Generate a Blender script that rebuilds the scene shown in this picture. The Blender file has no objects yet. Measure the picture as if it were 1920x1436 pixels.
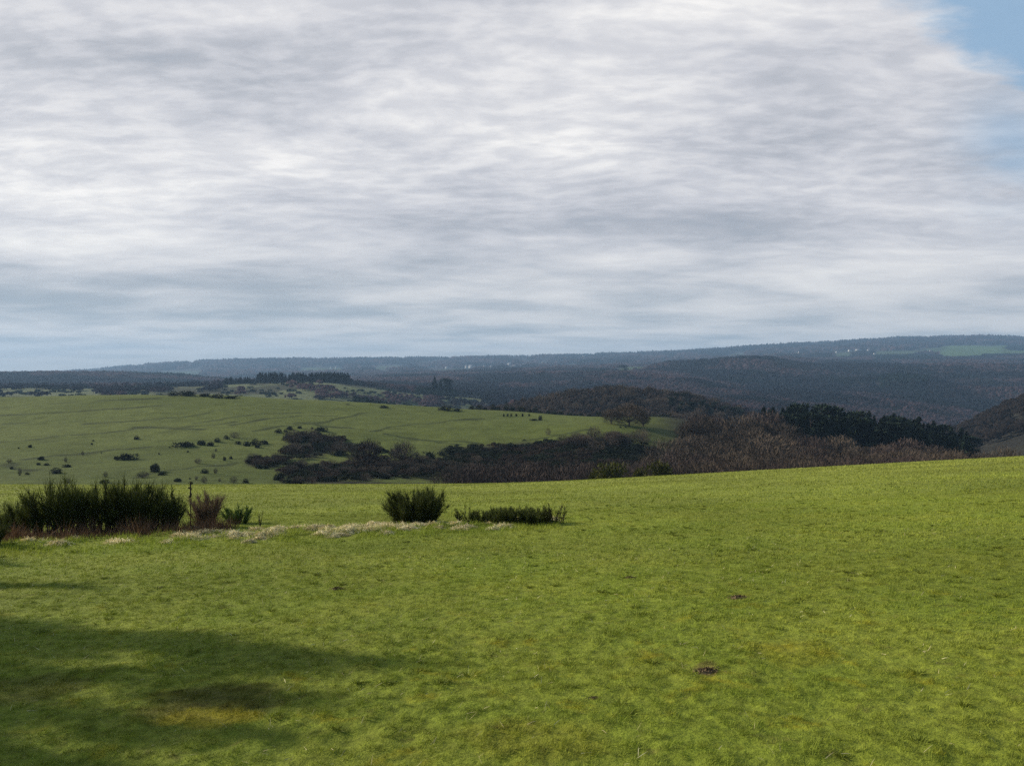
import bpy, math, random
import numpy as np

rng = np.random.RandomState(7)
random.seed(7)
sc = bpy.context.scene
COL = sc.collection
PI = math.pi
F = 1507.0            # focal length in photo pixels (1920 wide)
HZ = 700.0            # eye level row in the photo
SUN_AZ, SUN_EL = math.radians(-70), math.radians(23)
SUN = np.array([math.sin(SUN_AZ)*math.cos(SUN_EL), math.cos(SUN_AZ)*math.cos(SUN_EL), math.sin(SUN_EL)])

# ------------------------------------------------------------------ noise
def _h(ix, iy, s):
    n = (ix.astype(np.int64)*374761393 + iy.astype(np.int64)*668265263 + s*1274126177) & 0xffffffff
    n = ((n ^ (n >> 13))*1274126177) & 0xffffffff
    n = n ^ (n >> 16)
    return (n & 0xffffff)/float(0xffffff)
def vn(x, y, s=0):
    x = np.asarray(x, float); y = np.asarray(y, float)
    ix = np.floor(x); iy = np.floor(y); fx = x-ix; fy = y-iy
    fx = fx*fx*fx*(fx*(fx*6-15)+10); fy = fy*fy*fy*(fy*(fy*6-15)+10)
    a = _h(ix, iy, s); b = _h(ix+1, iy, s); c = _h(ix, iy+1, s); d = _h(ix+1, iy+1, s)
    return (a*(1-fx)+b*fx)*(1-fy)+(c*(1-fx)+d*fx)*fy - 0.5
def fbm(x, y, s=0, o=4):
    r = 0; a = 1.0
    ca, sa = math.cos(0.6), math.sin(0.6)
    for k in range(o):
        r = r + a*vn(x, y, s+k*17); a *= 0.5
        x, y = (x*ca-y*sa)*2.03+5.1, (x*sa+y*ca)*2.03+1.7
    return r
def sstep(a, b, x):
    t = np.clip((x-a)/(b-a), 0, 1); return t*t*(3-2*t)

# ------------------------------------------------------------------ terrain
XC = np.array([-700, 0, 160, 320, 480, 640, 800, 960, 1120, 1280, 1440, 1600, 1760, 1920, 2700], float)
TAB = {
 210: [905, 912, 913, 914, 916, 918, 920, 922, 922, 918, 912, 905, 897, 888, 850],
 260: [878, 880, 880, 880, 885, 893, 897, 898, 905, 900, 895, 893, 890, 880, 850],
 320: [835, 836, 836, 836, 842, 855, 858, 858, 855, 868, 868, 872, 885, 875, 845],
 400: [790, 790, 788, 787, 792, 802, 810, 806, 795, 815, 838, 848, 872, 865, 840],
 460: [762, 762, 760, 758, 762, 772, 783, 784, 785, 788, 826, 845, 865, 855, 820],
 520: [744, 744, 742, 740, 745, 754, 763, 773, 782, 786, 824, 848, 862, 842, 800],
 640: [760, 760, 760, 760, 765, 772, 785, 798, 800, 798, 815, 850, 860, 800, 760],
 800: [765, 765, 765, 765, 770, 775, 790, 770, 741, 750, 800, 845, 826, 754, 730],
 1000:[755, 755, 755, 755, 758, 766, 788, 790, 775, 775, 800, 830, 850, 800, 765],
 1200:[738, 738, 738, 738, 740, 745, 772, 785, 775, 772, 785, 815, 830, 820, 790],
 1500:[728, 728, 728, 726, 719, 719, 742, 755, 752, 750, 755, 770, 790, 800, 780],
 1900:[734, 734, 735, 735, 730, 728, 734, 736, 732, 728, 736, 750, 755, 752, 740],
 2400:[725, 725, 725, 728, 728, 726, 722, 720, 714, 706, 703, 715, 716, 715, 715],
 3000:[706, 706, 705, 710, 720, 717, 711, 705, 698, 690, 679, 690, 691, 688, 690],
 3600:[713, 715, 716, 719, 717, 711, 705, 699, 695, 690, 680, 686, 686, 684, 686],
 4500:[717, 717, 717, 714, 711, 705, 699, 694, 690, 685, 675, 674, 672, 670, 672],
 6000:[712, 711, 709, 703, 697, 692, 689, 684, 678, 673, 664, 656, 650, 649, 652],
 8000:[706, 705, 699, 684, 677, 676, 675, 672, 668, 663, 653, 644, 637, 638, 642],
 10500:[716,716, 712, 706, 700, 700, 698, 696, 690, 685, 676, 670, 668, 668, 670],
 40000:[706]*15,
}
YK = np.array(sorted(TAB)); LY = np.log(YK)
ZT = np.array([[-(v-HZ)/F*y for v in TAB[y]] for y in YK])      # height table [ring, column]

def herm(xs, m, x):
    """monotone-ish cubic along axis 0 of m at x -> (len(x),) needs m already column-reduced"""
    raise NotImplementedError
def cub(xs, vs, x):
    # vs: list of arrays (value at each knot, evaluated per sample) -> monotone cubic interpolation
    vs = np.asarray(vs)                                # K x N
    K = len(xs); h = np.diff(xs)[:, None]; d = np.diff(vs, axis=0)/h
    m = np.zeros_like(vs)
    s = (d[:-1]*d[1:] > 0)
    m[1:-1] = np.where(s, 2*d[:-1]*d[1:]/np.where(s, d[:-1]+d[1:], 1), 0)
    m[0] = d[0]; m[-1] = d[-1]
    i = np.clip(np.searchsorted(xs, x)-1, 0, K-2)
    n = np.arange(len(x)); hh = (xs[i+1]-xs[i]); t = np.clip((x-xs[i])/hh, 0, 1)
    y0 = vs[i, n]; y1 = vs[i+1, n]; m0 = m[i, n]*hh; m1 = m[i+1, n]*hh
    return y0*(2*t**3-3*t*t+1)+m0*(t**3-2*t*t+t)+y1*(-2*t**3+3*t*t)+m1*(t**3-t*t)
def zfar(px, Y):
    sh = px.shape; px = px.ravel(); Y = Y.ravel()
    px = px + 26*fbm(Y/170, px*0+3.3, 91, 3)*sstep(560, 1200, Y)
    out = np.empty(len(px))
    for a in range(0, len(px), 60000):
        p = np.clip(px[a:a+60000], XC[0], XC[-1]); y = np.clip(Y[a:a+60000], YK[0], YK[-1])
        i = np.clip(np.searchsorted(XC, p)-1, 0, len(XC)-2); t = (p-XC[i])/(XC[i+1]-XC[i])
        i0 = np.clip(i-1, 0, None); i3 = np.clip(i+2, None, len(XC)-1)
        # Catmull-Rom across columns
        a0 = ZT[:, i0]; a1 = ZT[:, i]; a2 = ZT[:, i+1]; a3 = ZT[:, i3]
        v = a1+0.5*t*((a2-a0)+t*((2*a0-5*a1+4*a2-a3)+t*(3*(a1-a2)+a3-a0)))
        out[a:a+60000] = cub(LY, v, np.log(y))
    return out.reshape(sh)

BAND = [(-40, 19.0), (-13.5, 21.6), (-7, 23.8), (-3, 25.3), (2.5, 27.0)]
def band_d(X, Y):
    bx = np.array([b[0] for b in BAND]); by = np.array([b[1] for b in BAND])
    yc = np.interp(X, bx, by)
    w = 1.5 + 0.5*fbm(X*0.5, Y*0+1.0, 5, 2)
    return np.clip(1-np.abs(Y-yc)/w, 0, 1)*(X < 2.6)
def H(X, Y, detail=True):
    X = np.asarray(X, float); Y = np.asarray(Y, float)
    r = np.hypot(X, Y)
    Yp = np.where(Y > -30, Y, -30+(Y+30)*0.2)
    Yn = np.clip(Yp, -60, 420)
    N = -2.4-0.088*Yn-2.4e-4*np.maximum(Yn, 0)**2
    Xs = np.clip(X, -200, 200)
    N = N+0.055*0.5*(Xs+np.sqrt(Xs*Xs+80))-0.055*0.5*math.sqrt(80)
    N = N+0.75*np.exp(-(r/2.6)**2)
    th = np.clip(np.arctan2(X, Y), -math.radians(48), math.radians(48))
    Ye = r*np.cos(th)
    far = r > 150
    Z = N.copy()
    if np.any(far):
        z2 = np.zeros_like(Z)
        z2[far] = zfar(960+F*np.tan(th[far]), np.maximum(Ye[far], 210))
        w = sstep(150, 222, Ye)*far
        Z = N*(1-w)+z2*w
    if detail:
        near = r < 130
        d = np.zeros_like(Z)
        if np.any(near):
            x = X[near]; y = Y[near]; rr = r[near]
            q = 0.16*fbm(x/9, y/9, 11, 3)
            q += 0.022*fbm(x/0.9, y/0.9, 21, 2)
            c = fbm(x/0.26, y/0.26, 31, 2); q += 0.034*c*np.exp(-rr/45)+0.018*fbm(x/0.1, y/0.13, 37, 2)*np.exp(-rr/12)
            q -= 0.03*np.clip(fbm(x/0.55, y/0.55, 41, 2)-0.33, 0, 1)*3*np.exp(-rr/60)
            b = band_d(x, y); q += b*(0.04+0.20*np.clip(fbm(x/0.6, y/0.6, 51, 2)+0.05, 0, 1))
            d[near] = q*sstep(130, 60, rr)
        mid = (r >= 60) & (r < 700)
        if np.any(mid):
            x = X[mid]; y = Y[mid]
            d[mid] += (0.9*fbm(x/38, y/38, 61, 3)+0.16*fbm(x/5, y/5, 71, 2))*sstep(60, 260, r[mid])
        fr = r >= 500
        if np.any(fr):
            x = X[fr]; y = Y[fr]
            d[fr] += 0.0016*r[fr]*fbm(x/(r[fr]*0.05+60), y/300, 81, 4)*sstep(500, 1600, r[fr])+6*fbm(x/180, y/180, 83, 3)*sstep(1200, 3000, r[fr])+(60*np.abs(fbm(x/420+y/900, y/700, 85, 3))-14)*sstep(1250, 2000, r[fr])*(1-sstep(3800, 4600, r[fr]))*sstep(-200, 500, x)
        Z = Z+d
    return Z
def h1(x, y): return float(H(np.array([x]), np.array([y]))[0])
def at_px(px, py, Y0, Y1):
    """ground point seen at a photo pixel, searched between two distances"""
    Ys = np.linspace(Y0, Y1, 500); X = (px-960)/F*Ys
    p = HZ-H(X, Ys, False)/Ys*F
    i = int(np.argmin(np.abs(p-py)+np.linspace(0, 0.4, 500)))
    return X[i], Ys[i], h1(X[i], Ys[i])
def P(px, Y):
    X = (px-960)/F*Y; return X, Y, h1(X, Y)

# ------------------------------------------------------------------ mesh helpers
def mk(name, V, Q=None, T=None, mat=None, parent=None, smooth=False, attrs=None, link=True):
    V = np.asarray(V, np.float32)
    me = bpy.data.meshes.new(name)
    q = 0 if Q is None else len(Q); t = 0 if T is None else len(T)
    me.vertices.add(len(V)); me.vertices.foreach_set('co', V.ravel())
    li = []
    if q: li.append(np.asarray(Q, np.int32).ravel())
    if t: li.append(np.asarray(T, np.int32).ravel())
    li = np.concatenate(li)
    me.loops.add(len(li)); me.loops.foreach_set('vertex_index', li)
    st = np.concatenate([np.arange(q)*4, q*4+np.arange(t)*3]).astype(np.int32)
    me.polygons.add(q+t); me.polygons.foreach_set('loop_start', st)
    if smooth: me.polygons.foreach_set('use_smooth', np.ones(q+t, bool))
    if attrs:
        for k, a in attrs.items():
            a = np.asarray(a, np.float32)
            if a.ndim == 1:
                at = me.attributes.new(k, 'FLOAT', 'POINT'); at.data.foreach_set('value', a)
            else:
                at = me.attributes.new(k, 'FLOAT_COLOR', 'POINT')
                c = np.ones((len(a), 4), np.float32); c[:, :3] = a
                at.data.foreach_set('color', c.ravel())
    me.update(calc_edges=True)
    if mat: me.materials.append(mat)
    o = bpy.data.objects.new(name, me)
    if link: COL.objects.link(o)
    if parent: o.parent = parent
    return o

class MB:
    def __init__(s): s.V = []; s.Q = []; s.T = []; s.n = 0; s.A = []
    def add(s, V, Q=None, T=None, a=None):
        V = np.asarray(V, float).reshape(-1, 3)
        if Q is not None and len(Q): s.Q.append(np.asarray(Q)+s.n)
        if T is not None and len(T): s.T.append(np.asarray(T)+s.n)
        s.V.append(V); s.n += len(V)
        s.A.append(np.full(len(V), 0.5) if a is None else a)
    def tube(s, pts, rad, k=5):
        pts = np.asarray(pts, float); n = len(pts)
        d = np.gradient(pts, axis=0); d /= np.linalg.norm(d, axis=1)[:, None]+1e-9
        ref = np.array([1.0, 0.13, 0.0]); a = np.cross(d, ref); a /= np.linalg.norm(a, axis=1)[:, None]+1e-9
        b = np.cross(d, a); an = np.arange(k)*2*PI/k
        V = (pts[:, None]+np.asarray(rad)[:, None, None]*(a[:, None]*np.cos(an)[None, :, None]+b[:, None]*np.sin(an)[None, :, None])).reshape(-1, 3)
        i, j = np.meshgrid(np.arange(n-1), np.arange(k), indexing='ij'); j2 = (j+1) % k
        Q = np.stack([i*k+j, i*k+j2, (i+1)*k+j2, (i+1)*k+j], -1).reshape(-1, 4)
        s.add(V, Q)
    def blades(s, B, D, L, W, bend=None, seg=1, tint=None):
        """tapered ribbons from B along D, length L, width W; bend = vector added at the tip (quadratic)"""
        B = np.asarray(B, float); D = np.asarray(D, float); n = len(B)
        D = D/(np.linalg.norm(D, axis=1)[:, None]+1e-9)
        r = rng.normal(size=(n, 3)); S = np.cross(D, r); S /= np.linalg.norm(S, axis=1)[:, None]+1e-9
        L = np.broadcast_to(L, n)[:, None]; W = np.broadcast_to(W, n)[:, None]
        if bend is None: bend = np.zeros((n, 3))
        if seg == 1:
            V = np.stack([B-S*W/2, B+S*W/2, B+D*L+bend], 1).reshape(-1, 3)
            T = np.arange(n*3).reshape(-1, 3)
            s.add(V, T=T, a=None if tint is None else np.repeat(tint, 3))
        else:
            M = B+D*L*0.5+bend*0.25
            V = np.stack([B-S*W/2, B+S*W/2, M+S*W*0.45, M-S*W*0.45, B+D*L+bend], 1).reshape(-1, 3)
            o = np.arange(n)[:, None]*5
            s.add(V, Q=o+np.array([[0, 1, 2, 3]]), T=o+np.array([[3, 2, 4]]), a=None if tint is None else np.repeat(tint, 5))
    def build(s, name, mat, parent=None, smooth=False, link=True):
        return mk(name, np.concatenate(s.V), np.concatenate(s.Q) if s.Q else None, np.concatenate(s.T) if s.T else None,
                  mat, parent, smooth, {'tint': np.concatenate(s.A)}, link)

def tag(o, label=None, cat=None, group=None, kind=None):
    if label: o['label'] = label
    if cat: o['category'] = cat
    if group: o['group'] = group
    if kind: o['kind'] = kind
    return o
def empty(name):
    o = bpy.data.objects.new(name, None); o.empty_display_size = 0.3; COL.objects.link(o); return o
def dup(root):
    r = root.copy(); COL.objects.link(r)
    for ch in list(KIDS.get(root.name, [])):
        c = ch.copy(); COL.objects.link(c); c.parent = r
        KIDS.setdefault(r.name, []).append(c)
    return r
KIDS = {}
USED = set()
def place(proto, loc, s=1.0, sz=None, rz=None, label=None, group=None, cat=None, sx=None):
    """first use moves the prototype itself, later ones copy it with its parts"""
    if proto.name in USED: o = dup(proto)
    else: o = proto; USED.add(proto.name)
    o.location = loc
    o.rotation_euler = (0, 0, random.uniform(0, 2*PI) if rz is None else rz)
    o.scale = (s if sx is None else sx, s, sz or s)
    tag(o, label, cat, group)
    if group is None and 'group' in o: del o['group']
    return o

# ------------------------------------------------------------------ materials
class NT:
    def __init__(s, nt): s.nt = nt; s.N = nt.nodes; s.L = nt.links
    def n(s, t, **k):
        x = s.N.new(t)
        for a, b in k.items(): setattr(x, a, b)
        return x
    def set(s, sock, v):
        if isinstance(v, bpy.types.NodeSocket): s.L.new(v, sock)
        else:
            if hasattr(sock.default_value, '__len__') and not hasattr(v, '__len__'): v = (v,)*len(sock.default_value)
            if hasattr(sock.default_value, '__len__') and len(sock.default_value) == 4 and len(v) == 3: v = tuple(v)+(1,)
            sock.default_value = v
    def m(s, op, a, b=None, c=None, clamp=False):
        x = s.n('ShaderNodeMath', operation=op, use_clamp=clamp); s.set(x.inputs[0], a)
        if b is not None: s.set(x.inputs[1], b)
        if c is not None: s.set(x.inputs[2], c)
        return x.outputs[0]
    def v(s, op, a, b=None):
        x = s.n('ShaderNodeVectorMath', operation=op); s.set(x.inputs[0], a)
        if b is not None: s.set(x.inputs[1], b)
        return x.outputs['Value'] if op in ('DOT_PRODUCT', 'LENGTH') else x.outputs[0]
    def noise(s, vec, scale, detail=3, rough=0.55, dist=0.0):
        x = s.n('ShaderNodeTexNoise'); s.set(x.inputs['Vector'], vec); x.inputs['Scale'].default_value = scale
        x.inputs['Detail'].default_value = detail; x.inputs['Roughness'].default_value = rough; x.inputs['Distortion'].default_value = dist
        return x.outputs['Fac']
    def rmp(s, x, a, b, c=0.0, d=1.0, smooth=True):
        r = s.n('ShaderNodeMapRange'); r.interpolation_type = 'SMOOTHSTEP' if smooth else 'LINEAR'
        s.set(r.inputs[0], x); s.set(r.inputs[1], a); s.set(r.inputs[2], b); s.set(r.inputs[3], c); s.set(r.inputs[4], d)
        return r.outputs[0]
    def mix(s, f, a, b, mode='MIX'):
        x = s.n('ShaderNodeMix', data_type='RGBA', blend_type=mode); s.set(x.inputs[0], f); s.set(x.inputs[6], a); s.set(x.inputs[7], b)
        return x.outputs[2]
    def comb(s, x, y, z):
        c = s.n('ShaderNodeCombineXYZ'); s.set(c.inputs[0], x); s.set(c.inputs[1], y); s.set(c.inputs[2], z); return c.outputs[0]
def new_mat(name):
    m = bpy.data.materials.new(name); m.use_nodes = True
    t = NT(m.node_tree); t.N.clear(); out = t.n('ShaderNodeOutputMaterial'); return m, t, out
def finish(t, out, col, rough=0.8, spec=0.2, trans=0.0, bump=None, bstr=0.3, bdist=0.1):
    b = t.n('ShaderNodeBsdfPrincipled'); t.set(b.inputs['Base Color'], col); t.set(b.inputs['Roughness'], rough)
    t.set(b.inputs['Specular IOR Level'], spec)
    if bump is not None:
        bp = t.n('ShaderNodeBump'); bp.inputs['Strength'].default_value = bstr; bp.inputs['Distance'].default_value = bdist
        t.set(bp.inputs['Height'], bump); t.L.new(bp.outputs[0], b.inputs['Normal'])
    s = b.outputs[0]
    if trans:
        tr = t.n('ShaderNodeBsdfTranslucent'); t.set(tr.inputs[0], col)
        mx = t.n('ShaderNodeMixShader'); mx.inputs[0].default_value = trans
        t.L.new(s, mx.inputs[1]); t.L.new(tr.outputs[0], mx.inputs[2]); s = mx.outputs[0]
    t.L.new(s, out.inputs['Surface'])

def turf_color(t, gain=1.0):
    pos = t.n('ShaderNodeNewGeometry').outputs['Position']
    fl = t.v('MULTIPLY', pos, (1, 1, 0))
    big = t.noise(fl, 0.045, 4, 0.6, 0.4); med = t.noise(fl, 0.33, 4, 0.6, 0.6); sm = t.noise(fl, 1.6, 4, 0.65, 0.3); fine = t.noise(fl, 7.0, 3, 0.7)
    sep = t.n('ShaderNodeSeparateXYZ'); t.L.new(pos, sep.inputs[0]); Y = sep.outputs[1]
    g = t.mix(t.rmp(med, 0.35, 0.65), (0.158, 0.192, 0.019), (0.188, 0.210, 0.024))
    dist = t.rmp(Y, 12, 70)                      # paler down the slope: straw tips, plus haze mixed into the colour
    g = t.mix(dist, g, (0.214, 0.232, 0.038))
    moss = t.m('MULTIPLY', t.rmp(t.m('ADD', sm, t.m('MULTIPLY', big, 0.5)), 0.78, 0.98), t.rmp(Y, 7, 15, 0.95, 0.28))
    g = t.mix(moss, g, (0.225, 0.195, 0.010))
    br = t.m('MULTIPLY', t.rmp(t.noise(fl, 2.3, 4, 0.7, 0.5), 0.57, 0.74), t.rmp(Y, 5, 18, 0.6, 0.25))
    g = t.mix(br, g, (0.120, 0.095, 0.026))
    # two named spots seen in the photo: a brown patch and the yellow moss beside it
    def spot(cx, cy, rx, ry, ang=-0.35):
        c, s_ = math.cos(ang), math.sin(ang)
        d = t.v('SUBTRACT', fl, (cx, cy, 0))
        w = t.n('ShaderNodeTexNoise'); t.set(w.inputs['Vector'], fl); w.inputs['Scale'].default_value = 2.0; w.inputs['Detail'].default_value = 4
        d = t.v('ADD', d, t.v('MULTIPLY', t.v('SUBTRACT', w.outputs['Color'], (0.5, 0.5, 0.5)), (0.9, 0.5, 0)))
        a = t.m('DIVIDE', t.v('DOT_PRODUCT', d, (c, s_, 0)), rx); b = t.m('DIVIDE', t.v('DOT_PRODUCT', d, (-s_, c, 0)), ry)
        q = t.m('ADD', t.m('MULTIPLY', a, a), t.m('MULTIPLY', b, b))
        return t.rmp(q, 0.2, 1.1, 1.0, 0.0)
    for (px, py, w_, h_, colr, st) in [(400, 1318, 260, 34, (0.085, 0.060, 0.014), 0.6), (400, 1345, 150, 16, (0.26, 0.22, 0.012), 0.7),
                                 (1325, 1258, 45, 10, (0.15, 0.11, 0.035), 0.6), 
                                 (1480, 1225, 150, 26, (0.20, 0.18, 0.014), 0.4), (60, 1290, 200, 30, (0.09, 0.07, 0.015), 0.45),
                                 (1010, 1390, 240, 40, (0.19, 0.165, 0.014), 0.35)]:
        X, Y_, z = at_px(px, py, 4.5, 60)
        g = t.mix(t.m('MULTIPLY', spot(X, Y_, w_/F*Y_/2*1.3, h_/F*Y_*Y_/2.6*1.3, -0.25), st), g, colr)
    tu = t.n('ShaderNodeAttribute', attribute_name='tint').outputs['Fac']
    k = t.m('MULTIPLY', t.rmp(fine, 0.25, 0.75, 0.72, 1.28), t.m('MULTIPLY', t.rmp(tu, 0, 1, 0.6, 1.4), t.m('MULTIPLY', t.rmp(t.noise(fl, 0.11, 3, 0.5), .3, .7, .84, 1.14), gain)))
    return t.mix(1.0, g, t.v('MULTIPLY', (1, 1, 1), t.comb(k, k, k)), 'MULTIPLY'), fine, sm

def m_turf():
    m, t, out = new_mat('turf'); c, fine, sm = turf_color(t, 1.0)
    pos = t.n('ShaderNodeNewGeometry').outputs['Position']
    b = t.m('ADD', t.noise(pos, 14, 5, 0.7), t.m('MULTIPLY', t.noise(t.v('MULTIPLY', pos, (0.6, 1.4, 1)), 3.2, 4, 0.7), 0.35))
    finish(t, out, c, 0.9, 0.1, 0, b, 0.7, 0.06); return m
def m_blade():
    m, t, out = new_mat('grass_blade'); c, fine, sm = turf_color(t, 1.25)
    finish(t, out, c, 0.7, 0.15, 0.22); return m
def m_simple(name, a, b, scale=3.0, rough=0.85, trans=0.0, spec=0.15, objvar=0.25, tintvar=0.3):
    m, t, out = new_mat(name)
    co = t.n('ShaderNodeTexCoord').outputs['Object']
    c = t.mix(t.rmp(t.noise(co, scale, 4, 0.65), 0.3, 0.7), a, b)
    oi = t.n('ShaderNodeObjectInfo').outputs['Random']
    tu = t.n('ShaderNodeAttribute', attribute_name='tint').outputs['Fac']
    k = t.m('MULTIPLY', t.rmp(oi, 0, 1, 1-objvar, 1+objvar, False), t.rmp(tu, 0, 1, 1-tintvar, 1+tintvar, False))
    c = t.mix(1.0, c, t.comb(k, k, k), 'MULTIPLY')
    finish(t, out, c, rough, spec, trans); return m
def m_attr(name, scale, var=0.3, bscale=None, bd=0.5, trans=0.0):
    m, t, out = new_mat(name)
    pos = t.n('ShaderNodeNewGeometry').outputs['Position']
    c = t.n('ShaderNodeAttribute', attribute_name='base').outputs['Color']
    n = t.m('ADD', t.m('MULTIPLY', t.noise(pos, scale, 5, 0.7), 0.6), t.m('MULTIPLY', t.noise(pos, scale*6, 4, 0.7), 0.4))
    k = t.rmp(n, 0.3, 0.7, 1-var, 1+var)
    c = t.mix(1.0, c, t.comb(k, k, k), 'MULTIPLY')
    finish(t, out, c, 0.95, 0.05, trans, None if trans else t.noise(pos, bscale or scale*3, 5, 0.75), 0.9, bd); return m

TURF = m_turf(); BLADE = m_blade()
BROOM = m_simple('broom_green', (0.044, 0.056, 0.012), (0.076, 0.090, 0.020), 4, trans=0.25)
BROOM_B = m_simple('broom_bright', (0.035, 0.065, 0.012), (0.060, 0.095, 0.018), 4, trans=0.2)
OLIVE = m_simple('broom_olive', (0.044, 0.047, 0.010), (0.070, 0.070, 0.014), 1, trans=0.15)
DRYB = m_simple('dry_brown', (0.105, 0.065, 0.040), (0.17, 0.12, 0.075), 5, trans=0.15)
BARK = m_simple('bark', (0.045, 0.032, 0.024), (0.085, 0.065, 0.05), 8)
STRAW = m_simple('straw', (0.52, 0.42, 0.19), (0.80, 0.70, 0.42), 2.5, trans=0.2, tintvar=0.35)
RUST = m_simple('rust_bracken', (0.10, 0.050, 0.026), (0.17, 0.10, 0.055), 3, trans=0.15)
TWIG = m_simple('twigs_grey', (0.060, 0.043, 0.029), (0.092, 0.068, 0.046), 0.6, objvar=0.5)
TWIG_R = m_simple('twigs_red', (0.056, 0.038, 0.030), (0.080, 0.056, 0.044), 0.6, objvar=0.3)
GORSE = m_simple('gorse', (0.016, 0.022, 0.009), (0.030, 0.037, 0.015), 1.5, objvar=0.35)
NEEDLE = m_simple('needles', (0.010, 0.019, 0.010), (0.020, 0.032, 0.015), 0.7, objvar=0.25)
HILLM = m_attr('hill_pasture', 0.12, 0.28, 1.1, 0.35)
VALM = m_attr('heath_ground', 0.02, 0.30, 0.25, 1.5)
FARM = m_attr('far_ground', 0.004, 0.25, 0.02, 6)
WALLM = m_simple('white_render', (0.36, 0.345, 0.32), (0.45, 0.43, 0.40), 0.3, objvar=0.1)
ROOFM = m_simple('slate', (0.10, 0.10, 0.11), (0.15, 0.14, 0.14), 0.3, objvar=0.2)
METAL = m_simple('mast_steel', (0.30, 0.30, 0.31), (0.36, 0.36, 0.37), 0.3)

# ------------------------------------------------------------------ ground sheets (one continuous surface in rings)
def cols():
    a = np.radians(np.arange(-37, 37.01, 0.115))
    b = np.radians(np.arange(39, 321.1, 3.0))
    return np.concatenate([a, b])
TH = cols()
def rings(name, rs, mat, colfn=None, cap=False):
    R, T = np.meshgrid(rs, TH, indexing='ij')
    X = R*np.sin(T); Y = R*np.cos(T); Z = H(X, Y)
    n, k = R.shape
    V = np.stack([X, Y, Z], -1).reshape(-1, 3)
    i, j = np.meshgrid(np.arange(n-1), np.arange(k), indexing='ij'); j2 = (j+1) % k
    Q = np.stack([i*k+j, (i+1)*k+j, (i+1)*k+j2, i*k+j2], -1).reshape(-1, 4)
    Q = Q[:, ::-1]
    Tt = None
    if cap:
        V = np.concatenate([V, [[0, 0, h1(0, 0.01)]]]); c = len(V)-1; j = np.arange(k)
        Tt = np.stack([np.full(k, c), (j+1) % k, j], -1)
    at = {}
    if colfn is not None: at['base'] = colfn(V[:, 0], V[:, 1], V[:, 2])
    else: at['tint'] = np.full(len(V), 0.5)
    return mk(name, V, Q, Tt, mat, smooth=True, attrs=at)
def geo(a, b, q):
    n = int(math.ceil(math.log(b/a)/math.log(q))); return a*(b/a)**(np.arange(n+1)/n)
field = tag(rings('pasture_ground', geo(0.9, 168, 1.006), TURF, cap=True), kind='structure')

# worn lines and rough strips on the far pasture, as polylines of photo pixels laid on the slope
LINES = [[(0, 778), (60, 775), (130, 771)], [(0, 795), (90, 789)], [(0, 830), (60, 826), (150, 815), (260, 803), (380, 805)],
         [(160, 794), (250, 790), (330, 783), (430, 771)], [(370, 792), (420, 786), (480, 778), (560, 772)], [(430, 798), (500, 788), (570, 780), (630, 778)],
         [(250, 802), (330, 800), (400, 797), (440, 791)], [(560, 794), (610, 788), (660, 780), (700, 774)], [(690, 808), (740, 801), (800, 796), (850, 788), (900, 786)],
         [(40, 862), (110, 852), (200, 845), (280, 838)], [(250, 893), (320, 882), (370, 874), (430, 868)], [(650, 756), (665, 760)], [(0, 872), (60, 880)],
         [(600, 795), (630, 800), (660, 802)], [(480, 808), (530, 800), (600, 792)], [(980, 826), (1030, 818), (1080, 808), (1110, 806)], [(100, 757), (200, 752), (300, 747)],
         [(740, 816), (800, 822), (860, 834)], [(150, 770), (260, 762), (350, 756)], [(720, 812), (770, 818), (850, 826), (900, 832)]]
SCRUB = [(578, 828, 45, 12), (630, 836, 45, 12), (570, 850, 45, 12), (505, 868, 44, 10), (600, 888, 85, 18), (690, 882, 72, 22), (780, 880, 66, 22), (850, 878, 55, 20)]
SEG = []
for ln in LINES:
    pts = [at_px(x, y, 225, 525)[:2] for x, y in ln]
    for a, b in zip(pts[:-1], pts[1:]): SEG.append((a, b))
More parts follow.
